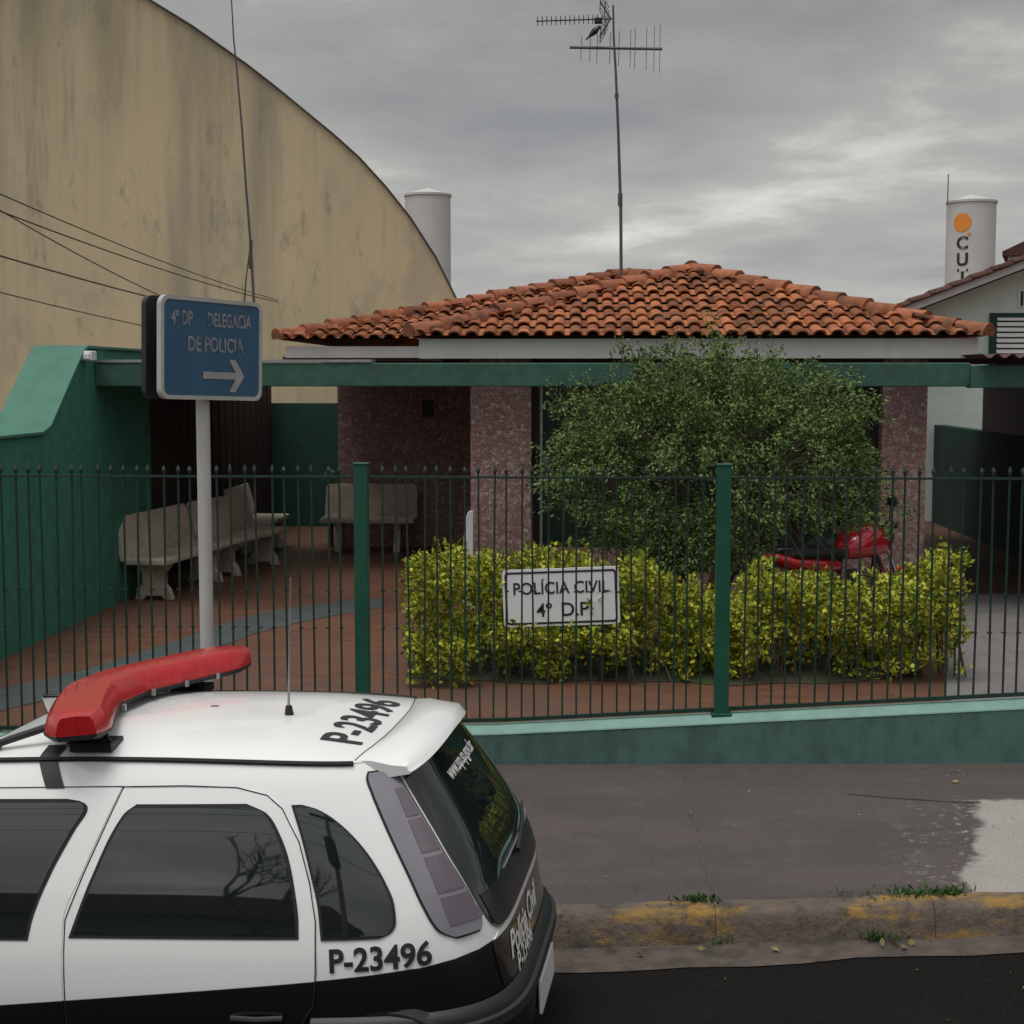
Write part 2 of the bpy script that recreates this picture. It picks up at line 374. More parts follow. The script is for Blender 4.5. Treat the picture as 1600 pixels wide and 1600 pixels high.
# pale worn corner on the right with a ragged border (dry bare cement)
dx = t.math('ADD', xs_[0], t.math('MULTIPLY', t.math('SUBTRACT', t.noise(t.mapping((1,1,1), (3,3,3)), 3.5, 8, .65), .5), .40))
dx2 = t.math('ADD', dx, t.math('MULTIPLY', t.math('SUBTRACT', xs_[1], 7.05), -.30))
wq = t.ramp(dx2, 1.81, 1.88)
lim = t.ramp(t.math('ADD', xs_[1], t.math('MULTIPLY', t.math('SUBTRACT', a2, .5), .25)), 8.45, 8.39)
wet = t.math('MULTIPLY', wq, lim)
col = t.mix(wet, col, t.mix(a2, (.26,.235,.22), (.35,.325,.31)))
band = t.math('MULTIPLY', t.ramp(dx2, 1.3, 1.75), t.ramp(t.noise(t.mapping((1,1,1), (8,1,1)), 16, 6, .7), .54, .66))
col = t.mix(t.math('MULTIPLY', band, t.math('MULTIPLY', lim, .7)), col, (.30,.28,.265))
fine = t.noise(t.mapping((1,1,1), (1,1,9)), 140, 3, .6)
sc2 = t.n.new('ShaderNodeVectorMath'); sc2.operation = 'SCALE'; t.l.new(col, sc2.inputs[0]); t.l.new(t.ramp(fine, .3, .7, .78, 1.22), sc2.inputs['Scale'])
M_walk = t.finish(sc2.outputs[0], t.ramp(a1, .3, .7, .62, .85), fine, .5, .006)

t = NT('worn_yellow_kerb')
k1 = t.noise(t.mapping((1.1,3,2.4), (1.15,0,0)), 1.9, 9, .68); k2 = t.noise(t.mapping((1,1,1)), 22, 7, .7)
col = t.mix(k2, (.085,.066,.056), (.18,.148,.125))
col = t.mix(t.ramp(k1, .47, .60), col, t.mix(k2, (.36,.20,.035), (.25,.165,.06)))
col = t.mix(t.ramp(t.noise(t.mapping((1,1,1), (4,4,4)), 9, 8, .7), .54, .68), col, (.055,.044,.038))
k3 = t.noise(t.mapping((1,1,1), (7,3,2)), 5.5, 9, .72)
col = t.mix(t.ramp(k3, .46, .66, 0, .85), col, (.062,.050,.043))
M_kerb = t.finish(col, .92, k2, 1.0, .02)

t = NT('red_yard_tiles')
br = t.n.new('ShaderNodeTexBrick'); br.inputs['Scale'].default_value = 1.0; br.offset = .5
br.inputs['Brick Width'].default_value = .24; br.inputs['Row Height'].default_value = .12; br.inputs['Mortar Size'].default_value = .006
br.inputs['Color1'].default_value = (.165,.070,.040,1); br.inputs['Color2'].default_value = (.115,.052,.032,1); br.inputs['Mortar'].default_value = (.10,.065,.05,1)
t.l.new(t.tc, br.inputs['Vector'])
y1 = t.noise(t.mapping((.8,.5,1)), 1.2, 8, .62)
col = t.mix(t.math('MULTIPLY', t.ramp(y1, .42, .7), .85), br.outputs['Color'], (.085,.046,.032))
M_yard = t.finish(col, t.ramp(y1, .3, .7, .38, .65), br.outputs['Fac'], -.2, .004, .45)

def clampx(x): return max(-14.0, min(14.0, x))
def z_road(x): return -.022+.046*clampx(x)
def z_kt(x): return .128+.044*(clampx(x)+.115)
def z_wb(x): return H-2.386+.014*(clampx(x)+.3)
def z_cap(px_): return None
YK, YW = 6.80, 9.17
def cap_z(x):          # top of the low wall follows the street in two slopes
    return H-float(np.interp(x, [-9, -3.28, -.48, 2.71, 8], [2.30, 2.234, 2.156, 1.964, 1.66]))

# ------------------------------------------------------------------ ground, road, kerb, footpath
XS = [-60, -30, -14]+[-14+.5*i for i in range(1, 56)]+[14, 30, 60]
ground = tag(MB().add([(-900,-900,-1.2),(900,-900,-1.2),(900,900,-1.2),(-900,900,-1.2)], [(0,1,2,3)]).build('ground', M_asph), kind='structure')
mb = MB(); mb.grid([[(x, y, z_road(x)-.0*y) for x in XS] for y in (-40, -6, 0, 3, 5, YK-.05)])
road = tag(mb.build('road', M_asph), kind='structure')
mb = MB()
rag = [rng.normal()*.012 for _ in XS]
XG = [-60+i*.25 for i in range(481)]
mb.grid([[(x, YK-.27+.035*max(-2, min(2.5, x))-(.02*math.sin(x*3.1)+.018*math.sin(x*7.7+1)) if r == 0 else YK+.02, z_road(x)+(.005 if r == 0 else .012)) for x in XG] for r in (0, 1)])
gutter = tag(mb.build('gutter', M_gutter), kind='structure')
mb = MB(); xk = -16.0
xs0 = -16.36
while xs0 < 16:
    x1 = xs0+.998
    # rough kerbstone: sloped face, worn rounded edge
    sec = [(YK-.012, -.06), (YK+.012, .55), (YK+.022, .82), (YK+.045, .95), (YK+.075, 1.0), (YK+.16, 1.0)]
    G = []
    for i in range(9):
        x = xs0+.003+(x1-xs0-.001)*i/8; zb = z_road(x); zt = z_kt(x)+.004
        row = [(x, y+rng.normal()*.003*(j not in (0, 5)), zb+(zt-zb)*f+rng.normal()*.003*(j > 0)) for j, (y, f) in enumerate(sec)]
        G.append(row)
    o_ = len(mb.v); mb.grid(G)
    for g_ in (G[0], G[-1]):
        mb.add(g_+[(g_[0][0], YK+.16, z_road(g_[0][0])-.05)], [tuple(range(7))])
    xs0 += 1.0
kerb = tag(mb.build('kerb', M_kerb, smooth=True, angle=50), kind='structure')
mb = MB(); rows = 14
mb.grid([[(x, YK+.155+(YW-YK-.155)*r/rows, z_kt(x)+(z_wb(x)-z_kt(x))*r/rows) for x in XS] for r in range(rows+1)])
walk = tag(mb.build('footpath', M_walk), kind='structure')
# tooled joints in the footpath: shallow dark grooves
mb = MB()
for xj in (-4.2, .64, 5.6):
    mb.grid([[(xj+d+.012*math.sin(r*1.3), YK+.16+(YW-YK-.16)*r/rows, z_kt(xj)+(z_wb(xj)-z_kt(xj))*r/rows+.0035) for d in (-.006, .006)] for r in range(rows+1)])
pts = [(1.55, 8.55), (1.8, 8.46), (2.1, 8.38), (2.25, 8.36)]
mb.grid([[(x, y+d, z_kt(x)+(z_wb(x)-z_kt(x))*(y-YK)/(YW-YK)+.004) for d in (-.007, .007)] for x, y in pts])
tag(mb.build('footpath_joint', M_gutter), kind='structure')
ZF = H-2.28
yard = tag(MB().grid([[(x, y, ZF) for x in (-60,-20,-4.6,0,5.6,20,60)] for y in (YW+.12, 12, 16, 24, 90)]).build('yard_floor', M_yard), kind='structure')
drive = tag(MB().grid([[(PX(1497, 10.6)+.0, 9.3, ZF+.004),(9, 9.3, ZF+.004)],[(2.65, 10.9, ZF+.004),(9, 10.9, ZF+.004)],[(4.02, 16.0, ZF+.004),(9, 16.0, ZF+.004)]]).build('driveway', M_drive), kind='structure')
pp = [P(120,1062,1), P(220,1035,1)]
def onfloor(px, py):
    d = P(px, py, 1)-Vector((0,0,H)); s_ = -(H-ZF)/d.z; return Vector((d.x*s_, d.y*s_, ZF))
def strip(name, line, m, wpx, dz):
    mb_ = MB(); G = []
    for (x, y, wd) in line:
        a = onfloor(x, y-wd*.5); b = onfloor(x, y+wd*.5); G.append([(a.x, a.y, ZF+dz), (b.x, b.y, ZF+dz)])
    return tag(mb_.grid(G).build(name, m), kind='structure')
strip('curved_run', [(-60,1110,34),(40,1085,34),(130,1065,34),(200,1043,34),(270,1020,34),(340,995,34),(400,975,30),(470,960,24),(545,948,20),(600,942,14)], M_greyband, 30, .004)  # grey-green band laid over the yard tiles

# ------------------------------------------------------------------ low wall and fence
lw = thing('low_wall', 'low dark green painted wall with a pale cap under the bar fence', 'wall', (0, YW, 0))
mb = MB(); mb2 = MB()
xw = [-14+.5*i for i in range(57)]
G = []; G2 = []
for x in xw:
    zb = z_wb(x)-.05; zc_ = cap_z(x)
    G.append([(x, YW+.16, zb), (x, YW+.16, zc_-.045), (x, YW, zc_-.045), (x, YW, zb)])
    G2.append([(x, YW-.004, zc_-.044), (x, YW+.0, zc_-.036), (x, YW+.05, zc_), (x, YW+.13, zc_), (x, YW+.175, zc_-.044), (x, YW-.004, zc_-.044)])
mb.grid(G); mb2.grid(G2)
mb.build('wall_body', M_lowall, lw); mb2.build('wall_cap', M_cap, lw)

SP = 22.2/2360*YW
fence = thing('iron_fence', 'green iron bar fence with spear tips standing on the low wall', 'fence', (0, YW+.09, 0))
ztop = H-.611; YF = YW+.09
posts = [PX(563, YF)+i*(PX(1133, YF)-PX(563, YF)) for i in (-2, -1, 0, 1, 2, 3)]
posts[1] -= .16; posts[4] += .06
for i, xp in enumerate(posts):
    mb = MB(); r = .043
    z0 = cap_z(xp)-.02; z1 = H-.535
    mb.box(xp-r, xp+r, YF-r, YF+r, z0, z1); mb.box(xp-r-.006, xp+r+.006, YF-r-.006, YF+r+.006, z1+.001, z1+.012)
    mb.box(xp-r-.02, xp+r+.02, YF-r-.012, YF+r+.012, z0, z0+.03)
    mb.build('post', M_post, fence, bevel=.004)
for a, b in zip(posts[:-1], posts[1:]):
    mb = MB(); n = round((b-a-.09)/SP)
    for k_ in range(1, n):
        x = a+.045+(b-a-.09)*k_/n+rng.normal()*.0035; lean = rng.normal()*.006; hh = ztop+.055+rng.normal()*.004
        r = .0056; zb = cap_z(x)+.02
        vs = []; fs = []
        for (zq, rr) in ((zb, r), (ztop+.02, r), (ztop+.032, r*1.9), (ztop+.045, r*1.9), (hh+.02, .001)):
            for (sx_, sy_) in ((-1,-1),(1,-1),(1,1),(-1,1)): vs.append((x+sx_*rr+lean*(zq-zb), YF+sy_*rr, zq))
        for q in range(4):
            for j in range(4): fs.append((q*4+j, q*4+(j+1) % 4, q*4+4+(j+1) % 4, q*4+4+j))
        mb.add(vs, fs)
    for zz_, hh_, th in ((ztop, .0065, .012),):
        MB().box(a+.043, b-.043, YF-th, YF+th, zz_-hh_, zz_+hh_).build('top_rail', M_fence, fence)
    for yy_ in (926, 986):
        zq = H-(yy_-590)/2360*YF
        for k_ in range(1, n):
            x = a+.045+(b-a-.09)*(k_)/n
            mb.box(x-.013, x+.013, YF-.011, YF+.011, zq-.004, zq+.004)
    mb.build('bar_panel', M_fence, fence)
    G = [[(x, YF-.012, cap_z(x)+.018), (x, YF-.012, cap_z(x)+.040), (x, YF+.012, cap_z(x)+.040), (x, YF+.012, cap_z(x)+.018)] for x in np.linspace(a+.043, b-.043, 6)]
    MB().grid([[tuple(q) for q in r_] for r_ in G], closed_u=True).build('bottom_rail', M_fence, fence)

# ------------------------------------------------------------------ left boundary wall with stepped ramp top
XL, TH = -4.67, .45
bw = thing('boundary_wall', 'rough dark green boundary wall on the left stepping up to the roof beam', 'wall', (XL, 12, 0))
zl, zh = H-.50, H+.27
prof = [(9.35, -.3), (9.35, zl), (12.95, zl), (13.15, zl+.05), (14.1, zh-.03), (14.22, zh), (16.3, zh), (16.3, -.3)]
MB().prism(prof, XL-TH, XL, 'x').build('wall_body', M_gwall, bw)
top = [(9.33, zl), (12.95, zl), (13.15, zl+.05), (14.1, zh-.03), (14.22, zh), (16.3, zh)]
G = []
for (y, z) in top: G.append([(XL-TH-.03, y-.02, z+.004), (XL+.03, y-.02, z+.004), (XL+.03, y-.02, z+.034), (XL-TH-.03, y-.02, z+.034)])
MB().grid(G, closed_u=True).build('wall_cap', M_gcap, bw, bevel=.006)
mbx = MB(); c_ = P(140, 557, 14.2); mbx.box(c_.x-.07, c_.x+.07, 14.05, 14.2, c_.z-.04, c_.z+.05); mbx.box(c_.x-.05, c_.x+.05, 14.03, 14.05, c_.z-.03, c_.z+.03)  # plain white box at the beam end
tag(mbx.build('white_box', M_plate, bevel=.008), 'small white box on the end of the green roof beam', 'box')
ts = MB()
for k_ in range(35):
    y0 = 16.31+k_*.19; ts.box(XL-.06, XL-.02+.012*(k_ % 2), y0, y0+.185, ZF-.05, H+.2)  # upright boards added to fill the dark void past the green wall
tag(ts.build('dark_fill_boards', M_darkwood), 'added dark brown boards filling the dark void behind the benches', 'partition')
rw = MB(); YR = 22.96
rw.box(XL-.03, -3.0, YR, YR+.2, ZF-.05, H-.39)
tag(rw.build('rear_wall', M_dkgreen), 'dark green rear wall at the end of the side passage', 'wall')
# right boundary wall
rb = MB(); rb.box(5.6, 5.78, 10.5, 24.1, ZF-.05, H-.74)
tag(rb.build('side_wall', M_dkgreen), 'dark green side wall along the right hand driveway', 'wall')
cpn = thing('carport', 'dark open carport with a green front beam right of the house', 'carport', (5, 15, 0))
xb0 = PX(1516, 14.45)
MB().box(xb0, 11, 14.4, 14.62, PZ(606, 14.4), PZ(571, 14.4)).build('front_beam', M_beam, cpn, bevel=.01)
mb = MB(); 
for k_ in range(50):
    x0 = xb0+.05+k_*.14
    G = [[(x0+.14*j/6, y, H+.20+.02*math.cos(2*math.pi*j/6)) for j in range(7)] for y in (14.25, 21.3)]
    mb.grid(G)
mb.build('roof_sheet', M_soffit, cpn)
MB().box(5.62, 5.72, 14.65, 21.35, H-.738, H+.17).build('side_panel', M_dkgrey, cpn)
mb = MB(); mb.box(7.4, 7.55, 14.45, 14.6, ZF, PZ(607, 14.4)); mb.build('post', M_dkgrey, cpn)

# ------------------------------------------------------------------ police station
ps = thing('police_station', 'low pink stone police station with hipped terracotta roof and white fascia', 'building', (1.2, 15.3, ZF))
YB = 14.45; YE = 15.0; YP = 15.3
EX0, EX1 = PX(655, YE), PX(1527, YE)
zE_t, zE_b = PZ(529, YE), PZ(560, YE)
xp0, xp1, xp2, xp3 = PX(735, YP), PX(830, YP), PX(1380, YP), PX(1450, YP)
MB().box(xp0, xp1, YP, YP+.5, ZF-.05, zE_b+.02).build('pillar', M_pink, ps)
MB().box(xp2, xp3, YP, YP+.5, ZF-.05, zE_b+.02).build('pillar', M_pink, ps)
MB().box(xp1, xp2, YP+.12, YP+.35, ZF-.05, PZ(858, YP)).build('sill_wall', M_pink, ps)
MB().box(xp0+.01, xp0+.22, YP+.5, 20.3, ZF-.05, zE_b+.02).build('side_wall', M_pink, ps)
MB().box(xp3-.22, xp3-.01, YP+.5, 24.5, ZF-.05, zE_b+.02).build('side_wall', M_pink, ps)
xr0 = PX(527, 20.3)
MB().box(xr0, xp0+.22, 20.3, 20.5, ZF-.05, zE_b+.02).build('porch_wall', M_pink, ps)
MB().box(xr0, xp3-.22, 24.3, 24.5, ZF-.05, zE_b+.02).build('rear_wall', M_pink, ps)
MB().box(xp1, xp2, YP+.10, YP+.35, PZ(599, YP), zE_b+.02).build('header', M_soffit, ps)
# window
wz0, wz1 = PZ(856, YP+.2), PZ(600, YP+.2)
wn = MB(); y0, y1 = YP+.16, YP+.23
def frame_box(mb_, xa, xb): mb_.box(xa, xb, y0, y1, wz0, wz1)
wn.box(xp1+.001, xp1+.085, y0, y1, wz0, wz1); wn.box(xp2-.07, xp2-.001, y0, y1, wz0, wz1)
wn.box(xp1+.085, xp2-.07, y0, y1, wz0-.02, wz0+.05); wn.box(xp1+.085, xp2-.07, y0, y1, wz1-.05, wz1)
for f_ in (.33, .66): x = xp1+(xp2-xp1)*f_; wn.box(x-.025, x+.025, y0+.003, y1-.003, wz0+.05, wz1-.05)
win = wn.build('window', M_dark, ps)
MB().box(xp1+.085, xp2-.07, YP+.19, YP+.205, wz0+.05, wz1-.05).build('pane', M_shopglass, win)
MB().box(xp1+.086, xp1+.112, y0-.004, y0+.012, wz0+.02, wz1-.02).build('mullion', M_metal, win)
# roof beam running the whole front, and ceiling
MB().box(XL, xb0-.001, YB, YB+.2, PZ(604, YB), PZ(567, YB)).build('front_beam', M_beam, ps, bevel=.01)
MB().box(XL, EX0-.4, YB-.01, YB+.3, PZ(566, YB), PZ(561.5, YB)).build('beam_flashing', M_metal, ps)
MB().box(EX0+.05, EX1-.05, YE+.03, 20.25, zE_b+.02, zE_b+.05).build('ceiling', M_soffit, ps)
MB().box(xr0-.15, EX0+.04, 17.3, 20.25, zE_b+.02, zE_b+.05).build('ceiling', M_soffit, ps)
MB().box(XL+.01, -3.45, YB+.22, 19.6, PZ(566, YB)-.05, PZ(566, YB)).build('porch_slab', M_soffit, ps)

def roof_plane(mb_, O, e_, s_, poly, pitch=.166, ln=.345):
    """tiles on a sloped plane: O eave origin, e_ along eave, s_ up the slope; poly convex in (a,b)"""
    n_ = e_.cross(s_); 
    if n_.z < 0: n_ = -n_
    def inside(a, b, mg=0.0):
        for i in range(len(poly)):
            (x0, y0), (x1, y1) = poly[i], poly[(i+1) % len(poly)]
            if (x1-x0)*(b-y0)-(y1-y0)*(a-x0) < mg*math.hypot(x1-x0, y1-y0): return False
        return True
    A0 = min(p[0] for p in poly); A1 = max(p[0] for p in poly); B1 = max(p[1] for p in poly)
    mb_.add([O+e_*a+s_*b+n_*.004 for a, b in poly], [tuple(range(len(poly)))])
    nc = int((A1-A0)/pitch); pt = (A1-A0)/nc; nr = int(B1/ln)+1
    for i in range(nc):
        a = A0+(i+.5)*pt
        for j in range(nr):
            b = j*ln-.07
            if not inside(a, max(b+ln*.5, .05), -.03): continue
            ja, jr, jz = rng.normal()*.006, rng.normal()*.012, rng.normal()*.005
            vs = []; K = 6
            for (bb, r, lift) in ((b, .066, .044), (b+ln*1.10, .055, .016)):
                for q in range(K+1):
                    th = math.pi*q/K
                    vs.append(O+e_*(a+ja+jr*(bb-b)-r*math.cos(th))+s_*bb+n_*(lift+jz+r*.68*math.sin(th)))
            fs = [(q, q+1, q+K+2, q+K+1) for q in range(K)]
            # thickness lip at lower end
            o2 = len(vs)
            for q in range(K+1):
                th = math.pi*q/K; r = .051
                vs.append(O+e_*(a+ja-r*math.cos(th))+s_*(b+.004)+n_*(.037+jz+r*.68*math.sin(th)))
            fs += [(q, o2+q, o2+q+1, q+1) for q in range(K)]
            # dark hollow set back under the lip
            mb_.add(vs, fs)
            # pan tile between covers
            ap = a+pt*.5
            if ap < A1 and inside(ap, max(b+ln*.5, .05), -.05):
                vs = []
                for (bb, lift) in ((b+.02, .030), (b+ln*1.08, .008)):
                    for q in range(4):
                        th = math.pi*(1+q/3); vs.append(O+e_*(ap+.055*math.cos(th))+s_*bb+n_*(lift+.022+.022*math.sin(th)))
                mb_.add(vs, [(q, q+1, q+5, q+4) for q in range(3)])
def ridge(mb_, A, B, r=.098, ln=.36):
    d = B-A; n_ = max(1, int(d.length/ln)); d.normalize(); L_ = (B-A).length/n_
    sd = d.cross(Vector((0,0,1))).normalized(); u = sd.cross(d)
    for i in range(n_):
        a = A+d*(i*L_-.03); b = A+d*((i+1)*L_+.04); vs = []; K = 7; j1, j2 = rng.normal()*.006, rng.normal()*.008
        for (p, rr, lf) in ((a, r*1.06, .035), (b, r*.86, .012)):
            for q in range(K+1):
                th = math.pi*(-.08+1.16*q/K); vs.append(p-sd*rr*math.cos(th)+u*(rr*math.sin(th)+lf+j1)+sd*j2)
        fs = [(q, q+1, q+K+2, q+K+1) for q in range(K)]; o2 = len(vs)
        for q in range(K+1):
            th = math.pi*(-.08+1.16*q/K); rr = r*.82; vs.append(a+d*.003-sd*rr*math.cos(th)+u*(rr*math.sin(th)+.03+j1)+sd*j2)
        fs += [(q, o2+q, o2+q+1, q+1) for q in range(K)]
        fs += [tuple(o2+q for q in range(K, -1, -1))]
        # mortar lump at the joint
        mb_.add(vs, fs)
ze = zE_t+.012
xa = PX(1078, 17.8); ya = YE+2.78; za = PZ(412, ya)-.10
ex0, ex1, ey = EX0-.06, EX1+.05, YE-.08
ap = Vector((xa, ya, za))
rf = MB()
def hip_face(mb_, A, B, T, T2=None):
    """eave A->B, top T (T2)"""
    e_ = (B-A); W = e_.length; e_.normalize()
    t_ = T-A; a_ = t_.dot(e_); s_ = t_-e_*a_; hb = s_.length; s_.normalize()
    poly = [(0,0), (W,0)]
    if T2 is not None: poly += [((T2-A).dot(e_), hb)]
    poly += [(a_, hb)]
    roof_plane(mb_, A, e_, s_, poly)
yr = 21.2
c0, c1 = Vector((ex0, ey, ze)), Vector((ex1, ey, ze))
b1 = Vector((ex1, yr, ze)); b0 = Vector((ex0, yr, ze)); apb = Vector((xa, yr, za))
hip_face(rf, c0, c1, ap)
hip_face(rf, c1, b1, apb, ap) if False else None
# right slope c1->b1 with ridge ap->apb ; left slope
hip_face(rf, c1, b1, ap, apb) if False else None
def side_face(mb_, A, B, T, T2):
    e_ = (B-A); W = e_.length; e_.normalize(); t_ = T-A; a_ = t_.dot(e_); s_ = t_-e_*a_; hb = s_.length; s_.normalize(); a2 = (T2-A).dot(e_)
    lo, hi = min(a_, a2), max(a_, a2)
    roof_plane(mb_, A, e_, s_, [(0,0), (W,0), (hi, hb), (lo, hb)])
side_face(rf, c1, b1, ap, apb); side_face(rf, b0, c0, ap, apb)
roof1 = rf.build('roof', M_tile, ps, smooth=True, angle=50)
rg = MB(); ridge(rg, c0, ap); ridge(rg, c1, ap); ridge(rg, ap, apb); rg.build('ridge_tiles', M_ridge, roof1, smooth=True, angle=50)
# larger hipped roof behind, reaching further left
YE2 = 17.2; xL2 = PX(437, YE2); zL2 = PZ(531, YE2)
half = 4.05; ap2 = Vector((PX(982, YE2+half), YE2+half, PZ(431, YE2+half)+.0))
d0 = Vector((xL2, YE2, zL2)); d1 = Vector((4.35, YE2, zL2)); d2 = Vector((4.35, YE2+2*half, zL2)); d3 = Vector((xL2, YE2+2*half, zL2))
rf2 = MB(); hip_face(rf2, d0, d1, ap2); hip_face(rf2, d1, d2, ap2); hip_face(rf2, d2, d3, ap2); hip_face(rf2, d3, d0, ap2)
roof2 = rf2.build('roof', M_tile, ps, smooth=True, angle=50)
rg = MB(); ridge(rg, d0, ap2); ridge(rg, d1, ap2); ridge(rg, d2, ap2); ridge(rg, d3, ap2); rg.build('ridge_tiles', M_ridge, roof2, smooth=True, angle=50)
# fascia boards
fb = MB(); fb.box(EX0, EX1, YE, YE+.03, zE_b, zE_t); fb.box(EX0, EX0+.03, YE+.031, 17.3, zE_b, zE_t); fb.box(EX1-.03, EX1, YE+.031, 21, zE_b, zE_t)
fb.build('fascia', M_white, ps)
fb = MB(); zf0 = PZ(559, YE2+.1); zf1 = PZ(541, YE2+.1)
fb.box(xL2+.06, EX0, YE2+.06, YE2+.09, zf0, zf1); fb.box(xL2+.06, xL2+.09, YE2+.091, YE2+7.9, zf0, zf1)
fb.build('fascia', M_white, ps)
MB().box(xL2+.1, EX0, YE2+.12, 20.2, zf0-.035, zf0-.005).build('ceiling', M_soffit, ps)
# small vent box on porch wall
v = P(668, 638, 20.28); MB().box(v.x-.07, v.x+.07, 20.22, 20.299, v.z-.11, v.z+.11).build('vent', M_dark, ps, bevel=.01)
# ------------------------------------------------------------------ barrel-roofed hall behind
YH = 25.0
arc = [(-120,-150),(0,-105),(120,-55),(225,-4),(300,42),(385,102),(430,137),(470,170),(520,211),(560,247),(602,293),(640,341),(680,403),(712,468),(735,530),(750,600)]
hp = [P(x, y, YH) for x, y in arc]
def skew(mb_, y0, k_): mb_.v = [(x+k_*(y-y0), y, z) for x, y, z in mb_.v]; return mb_
hall = thing('barrel_roofed_hall', 'large cream hall with a curved roofline and dark weather streaks', 'building', (-8, YH, ZF))
poly = [(-22, ZF-.2), (-22, hp[0].z-.3)]+[(p.x, p.z) for p in hp]+[(hp[-1].x, ZF-.2)]
skew(MB().prism(poly, YH, YH+22, 'y'), YH, -.30).build('gable_wall', M_hall, hall)
cv = MB(); G = []
for i, p in enumerate(hp):
    q = hp[min(i+1, len(hp)-1)]-hp[max(i-1, 0)]; nrm = Vector((-q.z, 0, q.x)).normalized()
    if nrm.z < 0: nrm = -nrm
    a = p+nrm*.005; b = p+nrm*.022
    G.append([(a.x, YH-.05, a.z), (b.x, YH-.05, b.z), (b.x, YH+22.2, b.z), (a.x, YH+22.2, a.z)])
skew(cv.grid(G, closed_u=True), YH, -.30).build('roof', M_antenna, hall)

# ------------------------------------------------------------------ neighbour house on the right
YN = 24.2
nh = thing('neighbour_house', 'pale green gabled house with louvred shutters behind the carport', 'house', (7, YN, ZF))
vL = P(1388, 487, YN); vA = P(1602, 405, YN); slope = (vA.z-vL.z)/(vA.x-vL.x); xA = 10.5; zA = vL.z+slope*(xA-vL.x)
wx0 = 5.45
skew(MB().prism([(wx0, ZF-.1), (16, ZF-.1), (16, vL.z+slope*(xA-(16-xA)-vL.x)-.16), (xA, zA-.16), (wx0, vL.z+slope*(wx0-vL.x)-.16)], YN, YN+9, 'y'), YN, .135).build('gable_wall', M_nwall, nh)
mb = MB()
def slab(mb_, xa_, za_, xb_, zb_, th0, th1, ya_, yb_): mb_.prism([(xa_, za_+th0), (xb_, zb_+th0), (xb_, zb_+th1), (xa_, za_+th1)], ya_, yb_, 'y')
slab(mb, vL.x, vL.z, xA, zA, -.14, -.03, YN-.55, YN+9.4); slab(mb, xA+.002, zA, 16.6, zA-slope*(16.6-xA), -.14, -.03, YN-.55, YN+9.4)
skew(mb, YN, .135).build('roof_verge', M_white, nh)
mb = MB(); n_ = 26; d = Vector((xA-vL.x, 0, zA-vL.z)); Lr = d.length; d.normalize(); nn = Vector((-d.z, 0, d.x))
for i in range(int(Lr/.33)+1):
    o_ = vL+d*(i*.33)
    for j in range(48):
        y = YN-.6+j*.21; vs = []
        for (t_, lf, r) in ((-.02, .03, .085), (.36, .0, .075)):
            for q in range(6):
                th = math.pi*q/5; p = o_+d*t_+nn*(lf-.02+r*.8*math.sin(th)); vs.append((p.x, y-r*math.cos(th), p.z))
        mb.add(vs, [(q, q+1, q+7, q+6) for q in range(5)]+[(5,4,3,2,1,0)])
skew(mb, YN, .135).build('roof', M_nroof, nh, smooth=True, angle=50)
# louvred shutter window
s0, s1 = P(1558, 572, YN), P(1700, 508, YN)
wi = MB(); yy = YN-.05
wi.box(s0.x-.14, s0.x-.04, yy, YN-.001, s0.z, s1.z+.12); wi.box(s0.x-.14, s1.x+.14, yy-.002, YN-.003, s1.z+.121, s1.z+.19); wi.box(s1.x+.04, s1.x+.14, yy, YN-.001, s0.z, s1.z+.12); wi.box(s0.x-.139, s1.x+.139, yy-.004, YN-.004, s0.z-.07, s0.z-.001)
wfr = wi.build('window', M_dkgreen, nh)
lo = MB(); lo.box(s0.x-.039, s1.x+.039, YN-.02, YN-.005, s0.z, s1.z+.119)
lo.build('back_panel', M_dkgrey, wfr)
lo = MB()
for k_ in range(9):
    z = s0.z+.03+k_*.085
    for xx in (s0.x-.03, s0.x+.47, s0.x+.97):
        lo.add([(xx, YN-.028, z+.06), (xx+.46, YN-.028, z+.06), (xx+.46, YN-.055, z), (xx, YN-.055, z), (xx, YN-.035, z+.06), (xx+.46, YN-.035, z+.06), (xx+.46, YN-.062, z), (xx, YN-.062, z)], [(0,1,2,3),(4,5,6,7),(0,1,5,4),(3,2,6,7),(0,3,7,4),(1,2,6,5)])
lo.build('louvre', M_white, wfr)
va = P(1592, 478, YN); vb = P(1618, 455, YN)
vt = MB(); vt.box(va.x-.02, va.x+.6, YN-.015, YN-.001, va.z-.02, vb.z+.02)
vv = vt.build('attic_vent', M_white, nh)
vt = MB()
for k_ in range(6): vt.box(va.x+.02+k_*.095, va.x+.06+k_*.095, YN-.022, YN-.016, va.z, vb.z)
vt.build('vent_slot', M_dkgrey, vv)
# upper roof of the same house further back
uh = MB(); u0 = P(1557, 402, 30.0); u1 = P(1605, 378, 30.0)
uh.prism([(u0.x, u0.z), (u0.x+4, u0.z), (u0.x+4, u0.z+2.0), (u0.x, u0.z+.08)], 29.6, 36, 'y'); skew(uh, 29.6, .31).build('upper_roof', M_nroof, nh)
uh = MB(); uh.prism([(u0.x+.1, u0.z-.16), (u0.x+3.9, u0.z-.16), (u0.x+3.9, u0.z-.005), (u0.x+.1, u0.z-.005)], 29.7, 35.9, 'y'); uh.box(u0.x+.45, u0.x+3.6, 30, 35.5, ZF, u0.z-.161); skew(uh, 29.6, .31).build('upper_wall', M_nwall, nh)

